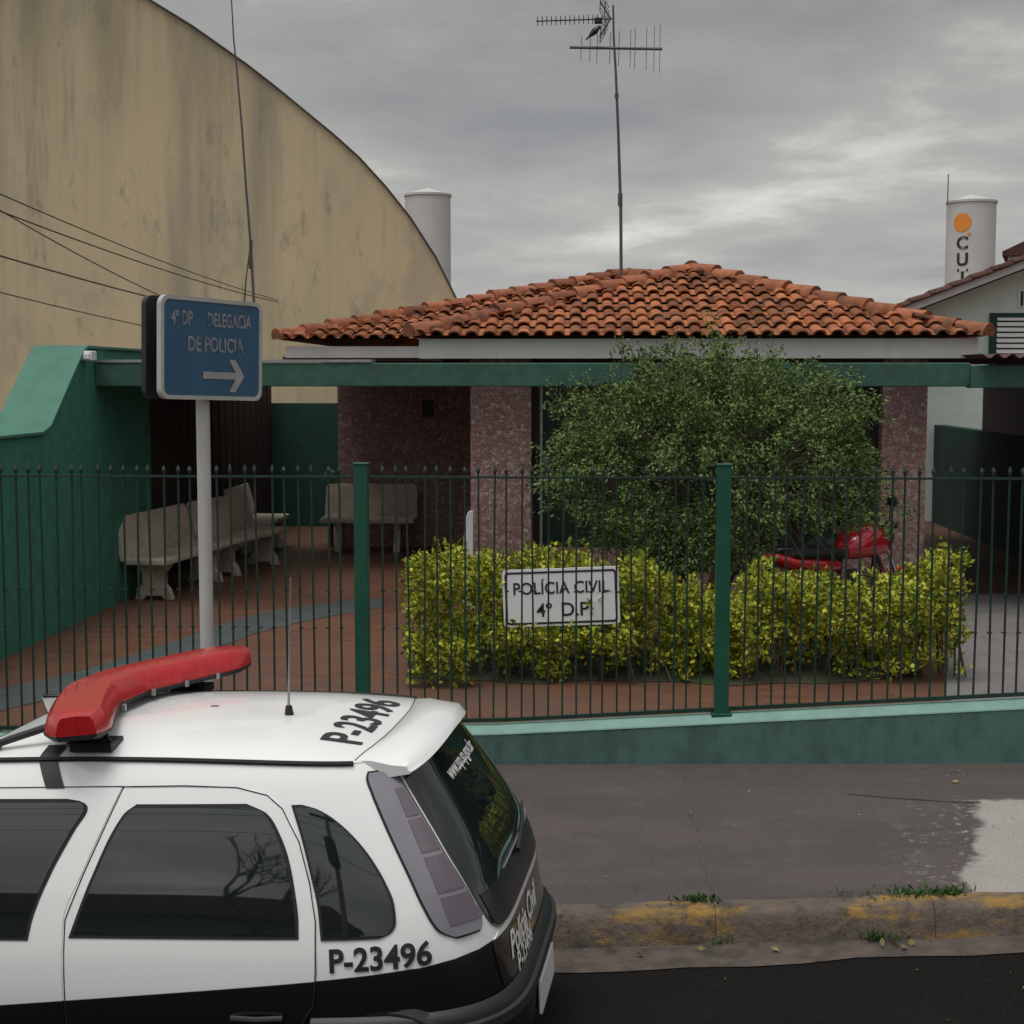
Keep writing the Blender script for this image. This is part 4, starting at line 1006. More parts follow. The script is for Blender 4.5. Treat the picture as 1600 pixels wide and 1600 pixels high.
def seam(mb_, pts, r=.0021): mb_.tube(pts, r, 5, closed=False)
def side_line(pl, side, off=.0035):
    out_ = []
    for (x0, z0), (x1, z1) in zip(pl[:-1], pl[1:]):
        for k_ in range(6): t_ = k_/6; x, z = x0+(x1-x0)*t_, z0+(z1-z0)*t_; out_.append(SN(side*q_x(x, z), z, True, off))
    x, z = pl[-1]; out_.append(SN(side*q_x(x, z), z, True, off)); return out_
for side in (1, -1):
    # rear door
    D_lo = [(.30, .98), (.45, .86), (.60, .77), (.86, .762), (1.0, .795), (1.12, .835), (1.22, .90), (1.263, .96), (1.282, 1.06)]
    D_hi = [(.30, 1.66), (.86, 1.655), (1.0, 1.60), (1.282, 1.475)]
    m_ = MB(); patch(m_, D_lo, D_hi, .30, 1.282, side, .0025, nr=40, nc=20)
    rd = m_.build('rear_door', M_car, car, smooth=True, local=True)
    W_lo = [(.80, .818), (.86, .820), (.95, .834), (1.06, .862), (1.15, .905), (1.20, .945), (1.232, 1.02)]
    W_hi = [(.80, 1.640), (1.0, 1.565), (1.20, 1.465), (1.232, 1.42)]
    m_ = MB(); patch(m_, W_lo, W_hi, .800, 1.232, side, .0055, nr=34, nc=16); wr = m_.build('window_seal', M_rubber, rd, smooth=True, local=True)
    m_ = MB(); patch(m_, W_lo, W_hi, .800, 1.232, side, .0078, nr=34, nc=16, inset=.013); m_.build('window', M_glass, rd, smooth=True, local=True)
    m_ = MB(); seam(m_, side_line([(.86, .45), (.772, .58), (.760, .70), (.762, .86), (.785, .98), (.828, 1.11), (.893, 1.215), (.95, 1.258), (1.06, 1.283), (1.25, 1.290), (1.475, 1.288), (1.60, 1.0), (1.655, .86), (1.66, .3)], side)); m_.build('door_seam', M_rubber, rd, local=True)
    m_ = MB(); h0 = SN(side*q_x(.88, .535), .535, True, .012); h1 = SN(side*q_x(1.06, .535), .535, True, .012); m_.tube([h0, (h0+h1)/2+Vector((0, side*.012, 0)), h1], .012, 8); m_.build('door_handle', M_dark, rd, smooth=True, local=True)
    # front door
    F_lo = [(.30, 1.668), (.86, 1.663), (1.0, 1.608), (1.286, 1.483)]
    F_hi = [(.30, 2.70), (.86, 2.74), (.95, 2.60), (1.286, 2.03)]
    m_ = MB(); patch(m_, F_lo, F_hi, .30, 1.286, side, .0025, nr=30, nc=20); fd = m_.build('front_door', M_car, car, smooth=True, local=True)
    W_lo = [(.79, 1.79), (.86, 1.775), (1.0, 1.72), (1.15, 1.64), (1.22, 1.60), (1.24, 1.62), (1.25, 1.68)]
    W_hi = [(.79, 2.55), (.88, 2.55), (1.0, 2.38), (1.25, 1.98)]
    m_ = MB(); patch(m_, W_lo, W_hi, .790, 1.25, side, .0055, nr=30, nc=16); m_.build('window_seal', M_rubber, fd, smooth=True, local=True)
    m_ = MB(); patch(m_, W_lo, W_hi, .790, 1.25, side, .0078, nr=30, nc=16, inset=.013); m_.build('window', M_glass, fd, smooth=True, local=True)
    m_ = MB(); h0 = SN(side*q_x(1.78, .47), .47, True, .012); h1 = SN(side*q_x(1.96, .47), .47, True, .012); m_.tube([h0, (h0+h1)/2+Vector((0, side*.012, 0)), h1], .012, 8); m_.build('door_handle', M_dark, fd, smooth=True, local=True)
    m_ = MB(); seam(m_, side_line([(2.70, .3), (2.74, .80), (2.6, .93), (2.03, 1.286), (1.475, 1.289)], side)); m_.build('door_seam', M_rubber, fd, local=True)
    m_ = MB(); mp_ = SN(side*q_x(2.52, .86), .90, True, .0); m_.tube([mp_+Vector((0, -side*.02, 0)), mp_+Vector((0, side*.06, .01))], .02, 8)
    m_.prism([(mp_.y+side*.05, .84), (mp_.y+side*.22, .85), (mp_.y+side*.23, .93), (mp_.y+side*.20, .97), (mp_.y+side*.06, .96)], 2.48, 2.58, 'x'); m_.build('wing_mirror', M_dark, car, bevel=.02, local=True)
    # rear quarter window
    Q_lo = [(.795, .545), (.812, .505), (.84, .490), (.90, .497), (.97, .528), (1.05, .580), (1.12, .642), (1.18, .715), (1.212, .775), (1.226, .825)]
    Q_hi = [(.795, .742), (.90, .755), (1.0, .782), (1.12, .820), (1.226, .862)]
    m_ = MB(); patch(m_, Q_lo, Q_hi, .795, 1.226, side, .0045, nr=30, nc=12); m_.build('quarter_window_seal', M_rubber, body, smooth=True, local=True)
    m_ = MB(); patch(m_, Q_lo, Q_hi, .795, 1.226, side, .0065, nr=30, nc=12, inset=.010); m_.build('quarter_window', M_glass, car, smooth=True, local=True)
    # tall tail lamp wrapped round the rear pillar
    T_hi = [(.765, .295), (.78, .325), (.80, .355), (.88, .405), (.98, .455), (1.08, .508), (1.18, .560), (1.25, .595), (1.30, .615), (1.315, .612)]   # leading edge, in x
    T_lo_q = [(.765, .605), (.785, .585), (.82, .575), (.88, .575), (1.0, .568), (1.10, .548), (1.2, .522), (1.315, .49)]
    def lamp(lo, hi, z0, z1, off, m__, nm, par, ins=0):
        q_ = MB(); patch(q_, lo, hi, z0, z1, side, off, nr=30, nc=20, skirt=.02, inset=ins, qmode='yx'); return q_.build(nm, m__, par, smooth=True, local=True)
    gk = lamp(T_lo_q, T_hi, .765, 1.315, .004, M_rubber, 'tail_lamp', car)
    lamp(T_lo_q, T_hi, .765, 1.315, .009, M_smoke, 'lamp_lens', gk, .007)
    # inner strip of lamp chambers
    I_lo = [(.80, .566), (.88, .586), (1.0, .580), (1.10, .560), (1.26, .518)]
    I_hi = [(.80, .315), (.88, .345), (.98, .388), (1.10, .445), (1.26, .525)]
    for za_, zb_ in ((.81, .90), (.915, 1.03), (1.045, 1.15), (1.16, 1.25)):
        lamp(I_lo, I_hi, za_, zb_, .0125, M_smoke2, 'lamp_chamber', gk)
    m_ = MB(); patch(m_, [(.22, 3.35), (.45, 3.35)], [(.22, 3.62), (.45, 3.60)], .52, .66, side, .006, green=False, nr=8, nc=8); m_.build('headlight', M_smoke, car, smooth=True, local=True)
    # wheels
    for wx in (.52, 3.01):
        wl = bpy.data.objects.new('wheel', None)
        q_ = MB(); c_ = (wx, 0, .285)
        yo = side*.765
        prof = [(.17, -.09), (.26, -.095), (.28, -.07), (.285, -.03), (.285, .03), (.28, .07), (.26, .095), (.17, .09)]
        q_.lathe(prof, (wx, yo-side*.07, .285), 36, 'y'); wl = q_.build('wheel', M_rubber, car, smooth=True, local=True)
        q_ = MB(); q_.lathe([(.18, 0), (.17, .02), (.10, .025), (.04, .035), (.001, .035)] if side > 0 else [(.18, 0), (.17, -.02), (.10, -.025), (.04, -.035), (.001, -.035)], (wx, yo+side*.021, .285), 24, 'y'); q_.build('rim', M_metal, wl, smooth=True, local=True)
        q_ = MB(); vs = []
        for k_ in range(17):
            a_ = math.pi*k_/16-.0
            for r in (.255, .285): x, z = wx+r*math.cos(a_), .27+r*math.sin(a_); vs.append(SN(side*q_x(x, z, False), z, False, .003))
        q_.grid([[vs[2*k_], vs[2*k_+1]] for k_ in range(17)]); q_.build('wheel_arch', M_dark, car, smooth=True, local=True)
# tailgate
def half(kn): return [(z, -y) for z, y in kn], kn
lo, hi = half([(.54, .54), (.70, .56), (.735, .50)])
m_ = MB(); patch(m_, lo, hi, .54, .735, 1, .003, nr=10, nc=40, qmode='y'); tg = m_.build('tailgate', M_car, car, smooth=True, local=True)
RW = [(.742, .500), (.765, .535), (.80, .552), (.88, .566), (1.0, .560), (1.1, .540), (1.2, .514), (1.27, .490), (1.30, .475)]
lo, hi = half(RW)
m_ = MB(); patch(m_, lo, hi, .742, 1.30, 1, .0065, nr=26, nc=44, qmode='y'); rwn = m_.build('rear_window', M_glass, tg, smooth=True, local=True)
lo, hi = half([(.75, .50), (.78, .535), (.875, .545)])
m_ = MB(); patch(m_, lo, hi, .75, .872, 1, .0095, nr=8, nc=40, qmode='y'); m_.build('rear_garnish', M_blk, tg, smooth=True, local=True)
m_ = MB(); wps = [SN(q_y(y, z), z, True, .022) for y, z in ((.02, .86), (-.10, .875), (-.25, .895), (-.42, .925))]
m_.tube(wps, [.012, .009, .007, .005], 6); m_.build('rear_wiper', M_dark, tg, local=True)
m_ = MB(); m_.tube([SN(q_y(y, .878+.0*y), .878, True, .011) for y in np.linspace(.28, -.55, 20)], .004, 5); m_.build('window_trim', M_metal, tg, local=True)
# bumper
m_ = MB(); G = []
for i, (z, o_) in enumerate(((.17, .0), (.20, .022), (.30, .034), (.44, .038), (.50, .034), (.525, .022), (.535, .003))):
    G.append([SN(q, z, False, o_) for q in np.linspace(-.60, .60, 60)])
m_.grid(G); bmp = m_.build('rear_bumper', M_dark, car, smooth=True, local=True, angle=60)
m_ = MB(); G = []
for z, o_ in ((.445, .037), (.45, .052), (.485, .050), (.49, .034)): G.append([SN(q, z, False, o_) for q in np.linspace(-.59, .59, 60)])
m_.grid(G); m_.build('bumper_strip', M_dkgrey, bmp, smooth=True, local=True, angle=60)
m_ = MB(); c_ = SN(0, .36, False, .045); m_.box(c_.x-.008, c_.x+.004, -.20, .20, .295, .425); pl = m_.build('number_plate', M_plate, car, bevel=.003, local=True)
m_ = MB(); G = []
for i, (z, o_) in enumerate(((.17, .0), (.22, .02), (.4, .03), (.52, .022), (.535, .003))):
    G.append([SN(s_, z, False, o_) for s_ in np.linspace(2.25, 3, 30)]+[SN(-s_, z, False, o_) for s_ in np.linspace(2.98, 2.25, 30)])
m_.grid(G); m_.build('front_bumper', M_blk, car, smooth=True, local=True)
# windscreen
lo = [(.88, 2.62), (1.0, 2.66), (1.30, 2.74)]; 
m_ = MB()
zs = rows_z(.90, 1.31, 16); G = []
for z in zs:
    G.append([tuple(SN(q, z, True, .005)) for q in list(np.linspace(2.62, 3, 14))+[]]+[tuple(SN(-q, z, True, .005)) for q in np.linspace(2.985, 2.62, 14)])
m_.grid(G); m_.build('windscreen', M_glass, car, smooth=True, local=True)
# lettering wrapped on the surfaces
def put_side(txt, x, z, size, bold, sx, m__, side=1, shear=0, rot=0.0):
    vs, fs = text_geo(txt, size, bold=bold, sx=sx, shear=shear); q_ = MB(); out_ = []
    cr_, sr_ = math.cos(rot), math.sin(rot)
    for (u, v_, _) in vs:
        u, v_ = u*cr_-v_*sr_, u*sr_+v_*cr_
        zz_ = z+v_; xx = x-u*side; out_.append(SN(side*q_x(xx, zz_), zz_, True, .0045))
    q_.add(out_, fs); return q_.build('lettering', m__, car, local=True)
put_side('P-23496', .545, .728, .108, .026, .96, M_ink, 1, rot=R(1.5)); put_side('P-23496', .545, .728, .108, .022, .96, M_ink, -1)
def put_rear(txt, y, z, size, bold, sx, m__, shear=0, off=.006):
    vs, fs = text_geo(txt, size, bold=bold, sx=sx, shear=shear); q_ = MB()
    q_.add([SN(q_y(y-u, z+v_), z+v_, True, off) for (u, v_, _) in vs], fs); return q_.build('lettering', m__, car, local=True)
put_rear('Polícia Civil', .14, .642, .130, .025, 1.0, M_inkw, .25)
put_rear('P-23496', .22, .560, .100, .02, 1.0, M_inkw, .15)
put_rear('www.ssp.sp.gov.br', -.02, 1.215, .066, .02, 1.0, M_inkw, 0, .0095)
vs, fs = text_geo('P-23496', .215, bold=.02, sx=1.0); q_ = MB()
q_.add([(.74+v_, -u+.03, 0) for u, v_, _ in vs], fs)
q_.v = [(x, y, roof_z(x, y)+.003) for x, y, z in q_.v]
q_.build('roof_lettering', M_ink, car, local=True)
# whip aerial on the roof
m_ = MB(); zb = roof_z(1.02, .10); m_.tube([(1.02, .10, zb), (1.02, .10, zb+.035)], [.018, .012], 10); ae = m_.build('aerial', M_dark, car, smooth=True, local=True)
m_ = MB(); m_.tube([(1.02, .10, zb+.035), (1.015, .10, zb+.12), (.985, .10, zb+.53)], [.006, .004, .0022], 6); m_.build('aerial_rod', M_metal, ae, local=True)
# boomerang light bar
bar = bpy.data.objects.new('light_bar', None)
zc0 = roof_z(1.5, 0)
def bar_line(s_):      # s in [-1,1] across the car, returns centre x, y
    a = abs(s_); f = min(1, max(0, (a-.16)/.84)); return 1.86-.25*(f**1.15)-.14*(1-s_)*.5, .70*s_
G = []; Gb = []
ns = 41
for i in range(ns):
    s_ = -1+2*i/(ns-1); x, y = bar_line(s_); x2, y2 = bar_line(min(1, s_+.02)); x1, y1 = bar_line(max(-1, s_-.02)); d = Vector((x2-x1, y2-y1, 0)).normalized(); n_ = Vector((-d.y, d.x, 0))
    if n_.x < 0: n_ = -n_
    e_ = 1-max(0, (abs(s_)-.80)/.20)**2*.42; c_ = Vector((x, y, zc0+.072)); wd = .118*e_; h_ = .054*(.55+.45*e_)
    G.append([tuple(c_+n_*(wd*a_)+Vector((0,0,h_*b_))) for a_, b_ in ((-1.0,-.55),(-1.0,-.30),(-.88,.55),(-.70,.93),(0,1.02),(.70,.93),(.88,.55),(1.0,-.30),(1.0,-.55))])
    Gb.append([tuple(c_+n_*(wd*a_)+Vector((0,0,h_*b_))) for a_, b_ in ((-1.03,-.56),(-1.03,-.64),(-.85,-.95),(.85,-.95),(1.03,-.64),(1.03,-.56))])
m_ = MB(); m_.grid(G); m_.add(G[0], [tuple(range(9))]); m_.add(G[-1], [tuple(range(9))]); 
lb = m_.build('light_bar', M_lens, car, smooth=True, local=True, angle=32)
m_ = MB(); m_.grid(Gb, closed_u=True); m_.add(Gb[0], [tuple(range(6))]); m_.add(Gb[-1], [tuple(range(6))]); m_.build('bar_base', M_dark, lb, local=True)
for s_ in (-.62, -.4, -.15, .25):
    x, y = bar_line(s_); MB().box(x-.145, x-.133, y-.008, y+.008, zc0+.022, zc0+.047).build('bar_clip', M_metal, lb, local=True)
for sgn in (1, -1):
    m_ = MB(); y = sgn*.50; x = 1.66; zb = roof_z(x, y)
    m_.box(x-.11, x+.05, y-.07, y+.05, zb-.004, zb+.03); m_.box(x-.05, x+.01, y-.045, y+.03, zb+.03, zc0+.028)
    m_.tube([(x-.10, y+.03, zb+.03), (x-.07, y+.02, zc0+.025)], .01, 6); m_.tube([(x+.06, y+.03, zb+.02), (x+.03, y+.02, zc0+.025)], .012, 6)
    # forward stay and clamp strap over the door frame
    x3 = 2.06; z3 = roof_z(x3, y); m_.tube([(x3-.02, y+sgn*.02, z3+.012), (1.80, y-sgn*.03, zc0+.035)], .016, 6); m_.box(x3-.06, x3+.07, y-.02, y+.05, z3-.006, z3+.022)
    m_.build('bar_foot', M_dark, lb, bevel=.006, local=True)
    m_ = MB(); G = []
    for xx in (1.72, 1.79):
        row = []
        for k_ in range(8):
            f = k_/7; z = 1.283+(zroof(xx)-1.283)*f; row.append(tuple(SN(sgn*q_x(xx+.05*(f-.5), z), z, True, .006)))
        ye = row[-1][1]
        for k_ in range(1, 4): yy_ = ye-sgn*.03*k_; row.append((xx+.025, yy_, roof_z(xx, yy_)+.006))
        G.append(row)
    m_.grid(G); m_.build('clamp_strap', M_dark, lb, smooth=True, local=True)
# ------------------------------------------------------------------ motorcycle behind the hedge
mc = thing('motorcycle', 'red motorcycle parked between the yellow hedge and the big bush', 'motorcycle', (0,0,0), (0,0,0))
pm = P(1328, 860, 13.0); mc.location = (pm.x, 13.0, ZF); mc.rotation_euler = (R(-4), 0, R(38))
def MX(): return MB()
for wx, nm in ((-.62, 'rear'), (.66, 'front')):
    m_ = MB(); m_.tube([(wx+.255*math.cos(2*math.pi*k_/32), 0, .30+.255*math.sin(2*math.pi*k_/32)) for k_ in range(32)], .045, 10, closed=True)
    wh = m_.build('wheel', M_rubber, mc, smooth=True, local=True)
    m_ = MB(); m_.tube([(wx+.215*math.cos(2*math.pi*k_/32), 0, .30+.215*math.sin(2*math.pi*k_/32)) for k_ in range(32)], .014, 6, closed=True); m_.lathe([(.04, -.05), (.055, -.03), (.055, .03), (.04, .05)], (wx, 0, .30), 12, 'y')
    for k_ in range(18): a_ = 2*math.pi*k_/18; m_.tube([(wx+.05*math.cos(a_), .03*(-1)**k_, .30+.05*math.sin(a_)), (wx+.21*math.cos(a_+.25), 0, .30+.21*math.sin(a_+.25))], .003, 4)
    m_.build('rim', M_chrome, wh, smooth=True, local=True)
    m_ = MB(); m_.grid([[(wx+.315*math.cos(a_), y, .30+.315*math.sin(a_)-.02*abs(y)/.06) for y in (-.06, -.03, 0, .03, .06)] for a_ in (np.linspace(R(20), R(160), 12) if nm == 'front' else np.linspace(R(60), R(195), 12))]); m_.build('fender', M_moto, mc, smooth=True, local=True)
def loft(secs, n=16):
    """secs: (x, zc, half width, half height)"""
    G = []
    for x, z, w_, h_ in secs: G.append([(x, w_*math.copysign(abs(math.cos(a_))**.8, math.cos(a_)), z+h_*math.copysign(abs(math.sin(a_))**.8, math.sin(a_))) for a_ in [2*math.pi*k_/n for k_ in range(n)]])
    m__ = MB(); m__.grid(G, closed_u=True); m__.add(G[0], [tuple(range(n))]); m__.add(G[-1], [tuple(range(n))]); return m__
loft([(-.08,.80,.03,.03),(-.05,.81,.10,.08),(.05,.835,.145,.12),(.15,.86,.175,.145),(.26,.875,.18,.155),(.37,.865,.165,.135),(.45,.83,.12,.10),(.49,.80,.05,.05)]).build('fuel_tank', M_moto, mc, smooth=True, local=True)
loft([(-.74,.80,.06,.02),(-.70,.81,.12,.045),(-.4,.80,.135,.05),(-.12,.78,.115,.05),(-.03,.79,.06,.03)]).build('seat', M_rubber, mc, smooth=True, local=True)
tl = loft([(-.90,.80,.03,.02),(-.86,.79,.07,.045),(-.7,.74,.11,.06),(-.4,.70,.115,.07),(-.15,.68,.09,.06),(-.08,.68,.04,.03)]).build('tail_cowl', M_moto, mc, smooth=True, local=True)
m_ = MB(); m_.box(-.94, -.90, -.05, .05, .76, .83); m_.build('tail_light', M_lens, mc, bevel=.01, local=True)
m_ = MB(); m_.tube([(.40, 0, .86), (.34, 0, .55), (.20, 0, .30), (-.15, 0, .28), (-.62, .07, .30)], .022, 8); m_.tube([(.40, 0, .86), (-.05, 0, .74), (-.75, 0, .74)], .02, 8); m_.tube([(-.05, 0, .74), (-.15, 0, .28)], .02, 8)
m_.build('frame', M_dark, mc, smooth=True, local=True)
m_ = MB(); m_.lathe([(.11, -.12), (.13, -.08), (.13, .08), (.11, .12)], (.02, 0, .38), 16, 'y')
for k_ in range(8): m_.box(.02+k_*.008, .20+k_*.008, -.085, .085, .44+k_*.024, .452+k_*.024)
m_.box(.06, .18, -.06, .06, .43, .63); m_.build('engine', M_engine, mc, local=True)
m_ = MB(); m_.tube([(.22, -.08, .46), (.24, -.12, .30), (.05, -.14, .22), (-.35, -.14, .27), (-.80, -.15, .36)], [.018, .018, .02, .04, .045], 10); m_.build('exhaust', M_chrome, mc, smooth=True, local=True)
m_ = MB()
for sy in (-1, 1):
    m_.tube([(.66, sy*.075, .30), (.40, sy*.075, .95)], .02, 8)
m_.build('fork', M_chrome, mc, smooth=True, local=True)
m_ = MB(); m_.tube([(.22, -.37, 1.0), (.30, -.25, 1.04), (.40, -.08, .99), (.40, .08, .99), (.30, .25, 1.04), (.22, .37, 1.0)], .013, 8); m_.tube([(.215, -.38, .998), (.27, -.28, 1.03)], .02, 8); m_.tube([(.215, .38, .998), (.27, .28, 1.03)], .02, 8); m_.build('handlebar', M_dark, mc, smooth=True, local=True)
for sy in (-1, 1):
    m_ = MB(); m_.tube([(.30, sy*.24, 1.04), (.29, sy*.28, 1.18)], .007, 6); m_.lathe([(.001, -.012), (.05, -.01), (.052, .008), (.001, .012)], (.29, sy*.29, 1.21), 14, 'x'); m_.build('mirror', M_dark, mc, smooth=True, local=True)
m_ = MB(); m_.lathe([(.03, -.10), (.07, -.06), (.085, .0), (.085, .03)], (.52, 0, .90), 18, 'x'); hl = m_.build('headlight', M_dark, mc, smooth=True, local=True)
m_ = MB(); m_.lathe([(.082, .031), (.06, .045), (.001, .052)], (.52, 0, .90), 18, 'x'); m_.build('headlight_lens', M_chrome, hl, smooth=True, local=True)
m_ = MB(); m_.tube([(0, .1, .25), (-.05, .26, .0)], .012, 6); m_.build('side_stand', M_dark, mc, local=True)

# ------------------------------------------------------------------ big bush
def unit(v): return v/(np.linalg.norm(v, axis=1, keepdims=True)+1e-9)
YBH = 13.35
cb = np.array([PX(1110, YBH), YBH, PZ(745, YBH)])
bush = thing('bush', 'big dark green fine leaved bush in front of the window', 'bush', (float(cb[0]), YBH, ZF))
sb = MB(); tips = []
base = Vector((PX(1085, YBH), YBH, ZF))
pal = rng
Rx, Ry, Rz = 1.42, 1.05, 1.08
def crown_r(u):
    """lumpy radius factor for unit direction"""
    a = np.arctan2(u[:,0], u[:,1]); b = u[:,2]
    return 1+.09*np.sin(3*a+1.0)+.07*np.sin(5*a+2.3*b*3)+.07*np.sin(7*b+2*a)+.05*np.sin(11*a-6*b)
twig_p, twig_d, twig_l = [], [], []
NT_ = 900
u = unit(rng.normal(size=(NT_*3, 3))); u = u[(u[:,2] > -.85)][:NT_]
rr = crown_r(u)*(rng.uniform(.50, 1.0, len(u))**.6)
sqx = np.where(u[:,2:3] > 0, u, np.sign(u)*np.abs(u)**.80)          # a boxier outline than an ellipsoid
sqx[:,0] *= np.where((sqx[:,2] < .1) & (sqx[:,0] < 0), 1-.68*np.clip(.1-sqx[:,2], 0, 1), 1.0)
ends = cb+sqx*np.array([Rx, Ry, Rz])*rr[:,None]
trunk_n = 7
trunks = []
for k_ in range(trunk_n):
    a_ = 2*math.pi*k_/trunk_n; p0 = base+Vector((.12*math.cos(a_), .1*math.sin(a_), 0)); p1 = base+Vector((.35*math.cos(a_), .3*math.sin(a_), .55)); p2 = base+Vector((.8*math.cos(a_), .5*math.sin(a_), 1.2))
    sb.tube([p0, p1, p2], [.05, .035, .015], 6); trunks.append((p1, p2))
for e_ in ends[::3]:
    e_ = Vector(e_); b_ = min((q for tr in trunks for q in tr), key=lambda q: (q-e_).length); md = (b_+e_)/2+Vector((0, 0, .12)); sb.tube([b_, md, e_], [.012, .008, .003], 4, cap=False)
sb.build('stem', M_bark, bush)
Ps, Ds, Ls, Ws = [], [], [], []
def spray(e_, d, ln, n, droop, lw=(.027, .050), spread=.055):
    t_ = rng.random(n)
    curved_run = e_[None,:]+d[None,:]*(t_*ln)[:,None]+np.array([0,0,-1.])[None,:]*(droop*(t_*ln)**2)[:,None]
    curved_run += rng.normal(size=(n,3))*spread*(1-.5*t_)[:,None]
    dd = unit(d[None,:]*.9+np.array([0,0,-1.])[None,:]*(2*droop*t_*ln)[:,None]+rng.normal(size=(n,3))*.65)
    Ps.append(curved_run); Ds.append(dd); L_ = rng.uniform(*lw, n); Ls.append(L_); Ws.append(L_*rng.uniform(.36, .55, n))
for e_, q in zip(ends, u):
    out_ = unit((q+rng.normal(size=3)*.35)[None,:])[0]; out_[2] = out_[2]*.6+.30
    spray(e_-out_*.12, out_, rng.uniform(.25, .48), int(rng.integers(72, 112)), rng.uniform(.4, 1.6))
# upright feathery shoots at the top
for k_ in range(210):
    x = rng.uniform(-1.12, 1.12); y = rng.uniform(-.7, .55); h0 = 1.0*Rz*math.sqrt(max(0, 1-(x/1.32)**2-(y/1.1)**2*.6))
    e_ = cb+np.array([x, y, h0-.36+rng.normal()*.06]); d = unit(np.array([[rng.normal()*.22+x*.12, rng.normal()*.22, 1.0]]))[0]
    spray(e_, d, rng.uniform(.30, .66)*(1.0 if abs(x) < 1 else .75), 30, .12, (.022, .042), .024)
# loose branches reaching to the left
for k_ in range(20):
    z = rng.uniform(-.5, .45); e_ = cb+np.array([-1.08+.6*max(0, -z)+rng.normal()*.1, rng.normal()*.3, z]); d = unit(np.array([[-1, rng.normal()*.3, .45+rng.normal()*.3]]))[0]
    spray(e_, d, rng.uniform(.25, .48), 26, .6, (.03, .05), .028)
Pq, Dq, Lq, Wq = np.concatenate(Ps), np.concatenate(Ds), np.concatenate(Ls), np.concatenate(Ws)
pxq = 904+Pq[:,0]*2360/Pq[:,1]; pyq = 590+(H-Pq[:,2])*2360/Pq[:,1]
keep = ~((pxq > 1212) & (pxq < 1470) & (pyq > 822+10*np.sin(pxq*.11)+rng.normal(size=len(pxq))*7)) & (pyq < 893)
Pq, Dq, Lq, Wq = Pq[keep], Dq[keep], Lq[keep], Wq[keep]
V, F = leaves(Pq, Dq, Lq, Wq); fast_mesh('foliage', V, F, M_bush, bush)

# ------------------------------------------------------------------ golden hedge
hedge = thing('hedge', 'clipped yellow green hedge behind the fence around the notice board', 'hedge', (PX(1075, 11.7), 11.7, ZF))
Ps, Ds, Ls, Ws = [], [], [], []
sb = MB()
xh0, xh1 = PX(640, 11.5), PX(1505, 11.6)
def h_top(x):
    px = 904+x*2360/11.6
    return float(np.interp(px, [620, 650, 690, 760, 800, 880, 960, 985, 1040, 1085, 1110, 1140, 1180, 1250, 1330, 1400, 1440, 1485, 1500, 1530], [960, 885, 858, 872, 885, 862, 892, 880, 902, 925, 940, 925, 895, 912, 905, 912, 890, 872, 905, 930]))
clusters = []
for k_ in range(2200):
    x = rng.uniform(xh0, xh1); yy = 11.72+rng.uniform(-.48, .48); px = 904+x*2360/11.5
    if px < 745 and rng.random() < .7: yy -= rng.uniform(0, .22)
    zt = H-(h_top(x)-590)/2360*(yy+.0)
    zt = max(zt, ZF+.35)
    zt += .055*math.sin(x*6.1+yy*3)+.04*math.sin(x*13.7+1)
    zb_ = ZF+.05+.05*math.sin(x*5)
    f = rng.random(); z = zb_+(zt-zb_)*(f**.8)
    if 785 < px < 968 and yy < 11.35 and z > PZ(980, 11.2): z = rng.uniform(zb_, PZ(990, 11.2))
    lump = math.sin(x*5.3+1.2)*math.sin(z*8.5+x*2.1)+.7*math.sin(x*11.3+z*5+yy*4)*math.sin(z*13-x*3+2)
    if lump < -.55 and rng.random() < .6: continue
    if yy < 11.75: yy -= .10*max(-.5, lump)
    clusters.append((x, yy, z, f))
for k_ in range(46):      # front skirt of leaves that laps over the lower edge of the board
    x = rng.uniform(PX(770, 11.1), PX(985, 11.1)); clusters.append((x, 11.12+rng.normal()*.03, PZ(996+rng.normal()*6, 11.1), .4))
for k_ in range(40):      # near left corner hangs lower and closer
    x = rng.uniform(PX(640, 11.0), PX(740, 11.0)); clusters.append((x, 11.0+rng.normal()*.08, ZF+rng.uniform(.03, .35), .3))
for (x, yy, z, f) in clusters:
    out_ = np.array([(x-1.0)*.15+rng.normal()*.5, (yy-11.75)*1.6-.25+rng.normal()*.35, .55+rng.normal()*.45]); out_ = unit(out_[None,:])[0]
    n = int(rng.integers(16, 26)); ln = rng.uniform(.07, .16)
    spray(np.array([x, yy, z])-out_*.05, out_, ln, n, .3, (.028, .064), .036)
    if rng.random() < .10: sb.tube([(x+rng.normal()*.05, yy+rng.normal()*.05, ZF), (x, yy, z)], .006, 4, cap=False)
for k_ in range(70):      # fresh shoots standing above the clipped top
    x = rng.uniform(xh0+.05, xh1); yy = 11.7+rng.uniform(-.35, .35); z = H-(h_top(x)-590)/2360*yy
    spray(np.array([x, yy, z-.05]), unit(np.array([[rng.normal()*.25, rng.normal()*.25, 1]]))[0], rng.uniform(.07, .17), 12, .1, (.03, .05), .016)
sb.build('stem', M_bark, hedge)
Pq, Dq, Lq, Wq = np.concatenate(Ps), np.concatenate(Ds), np.concatenate(Ls), np.concatenate(Ws)
Wq = Wq*1.25
V, F = leaves(Pq, Dq, Lq, Wq); fast_mesh('foliage', V, F, M_hedge, hedge)
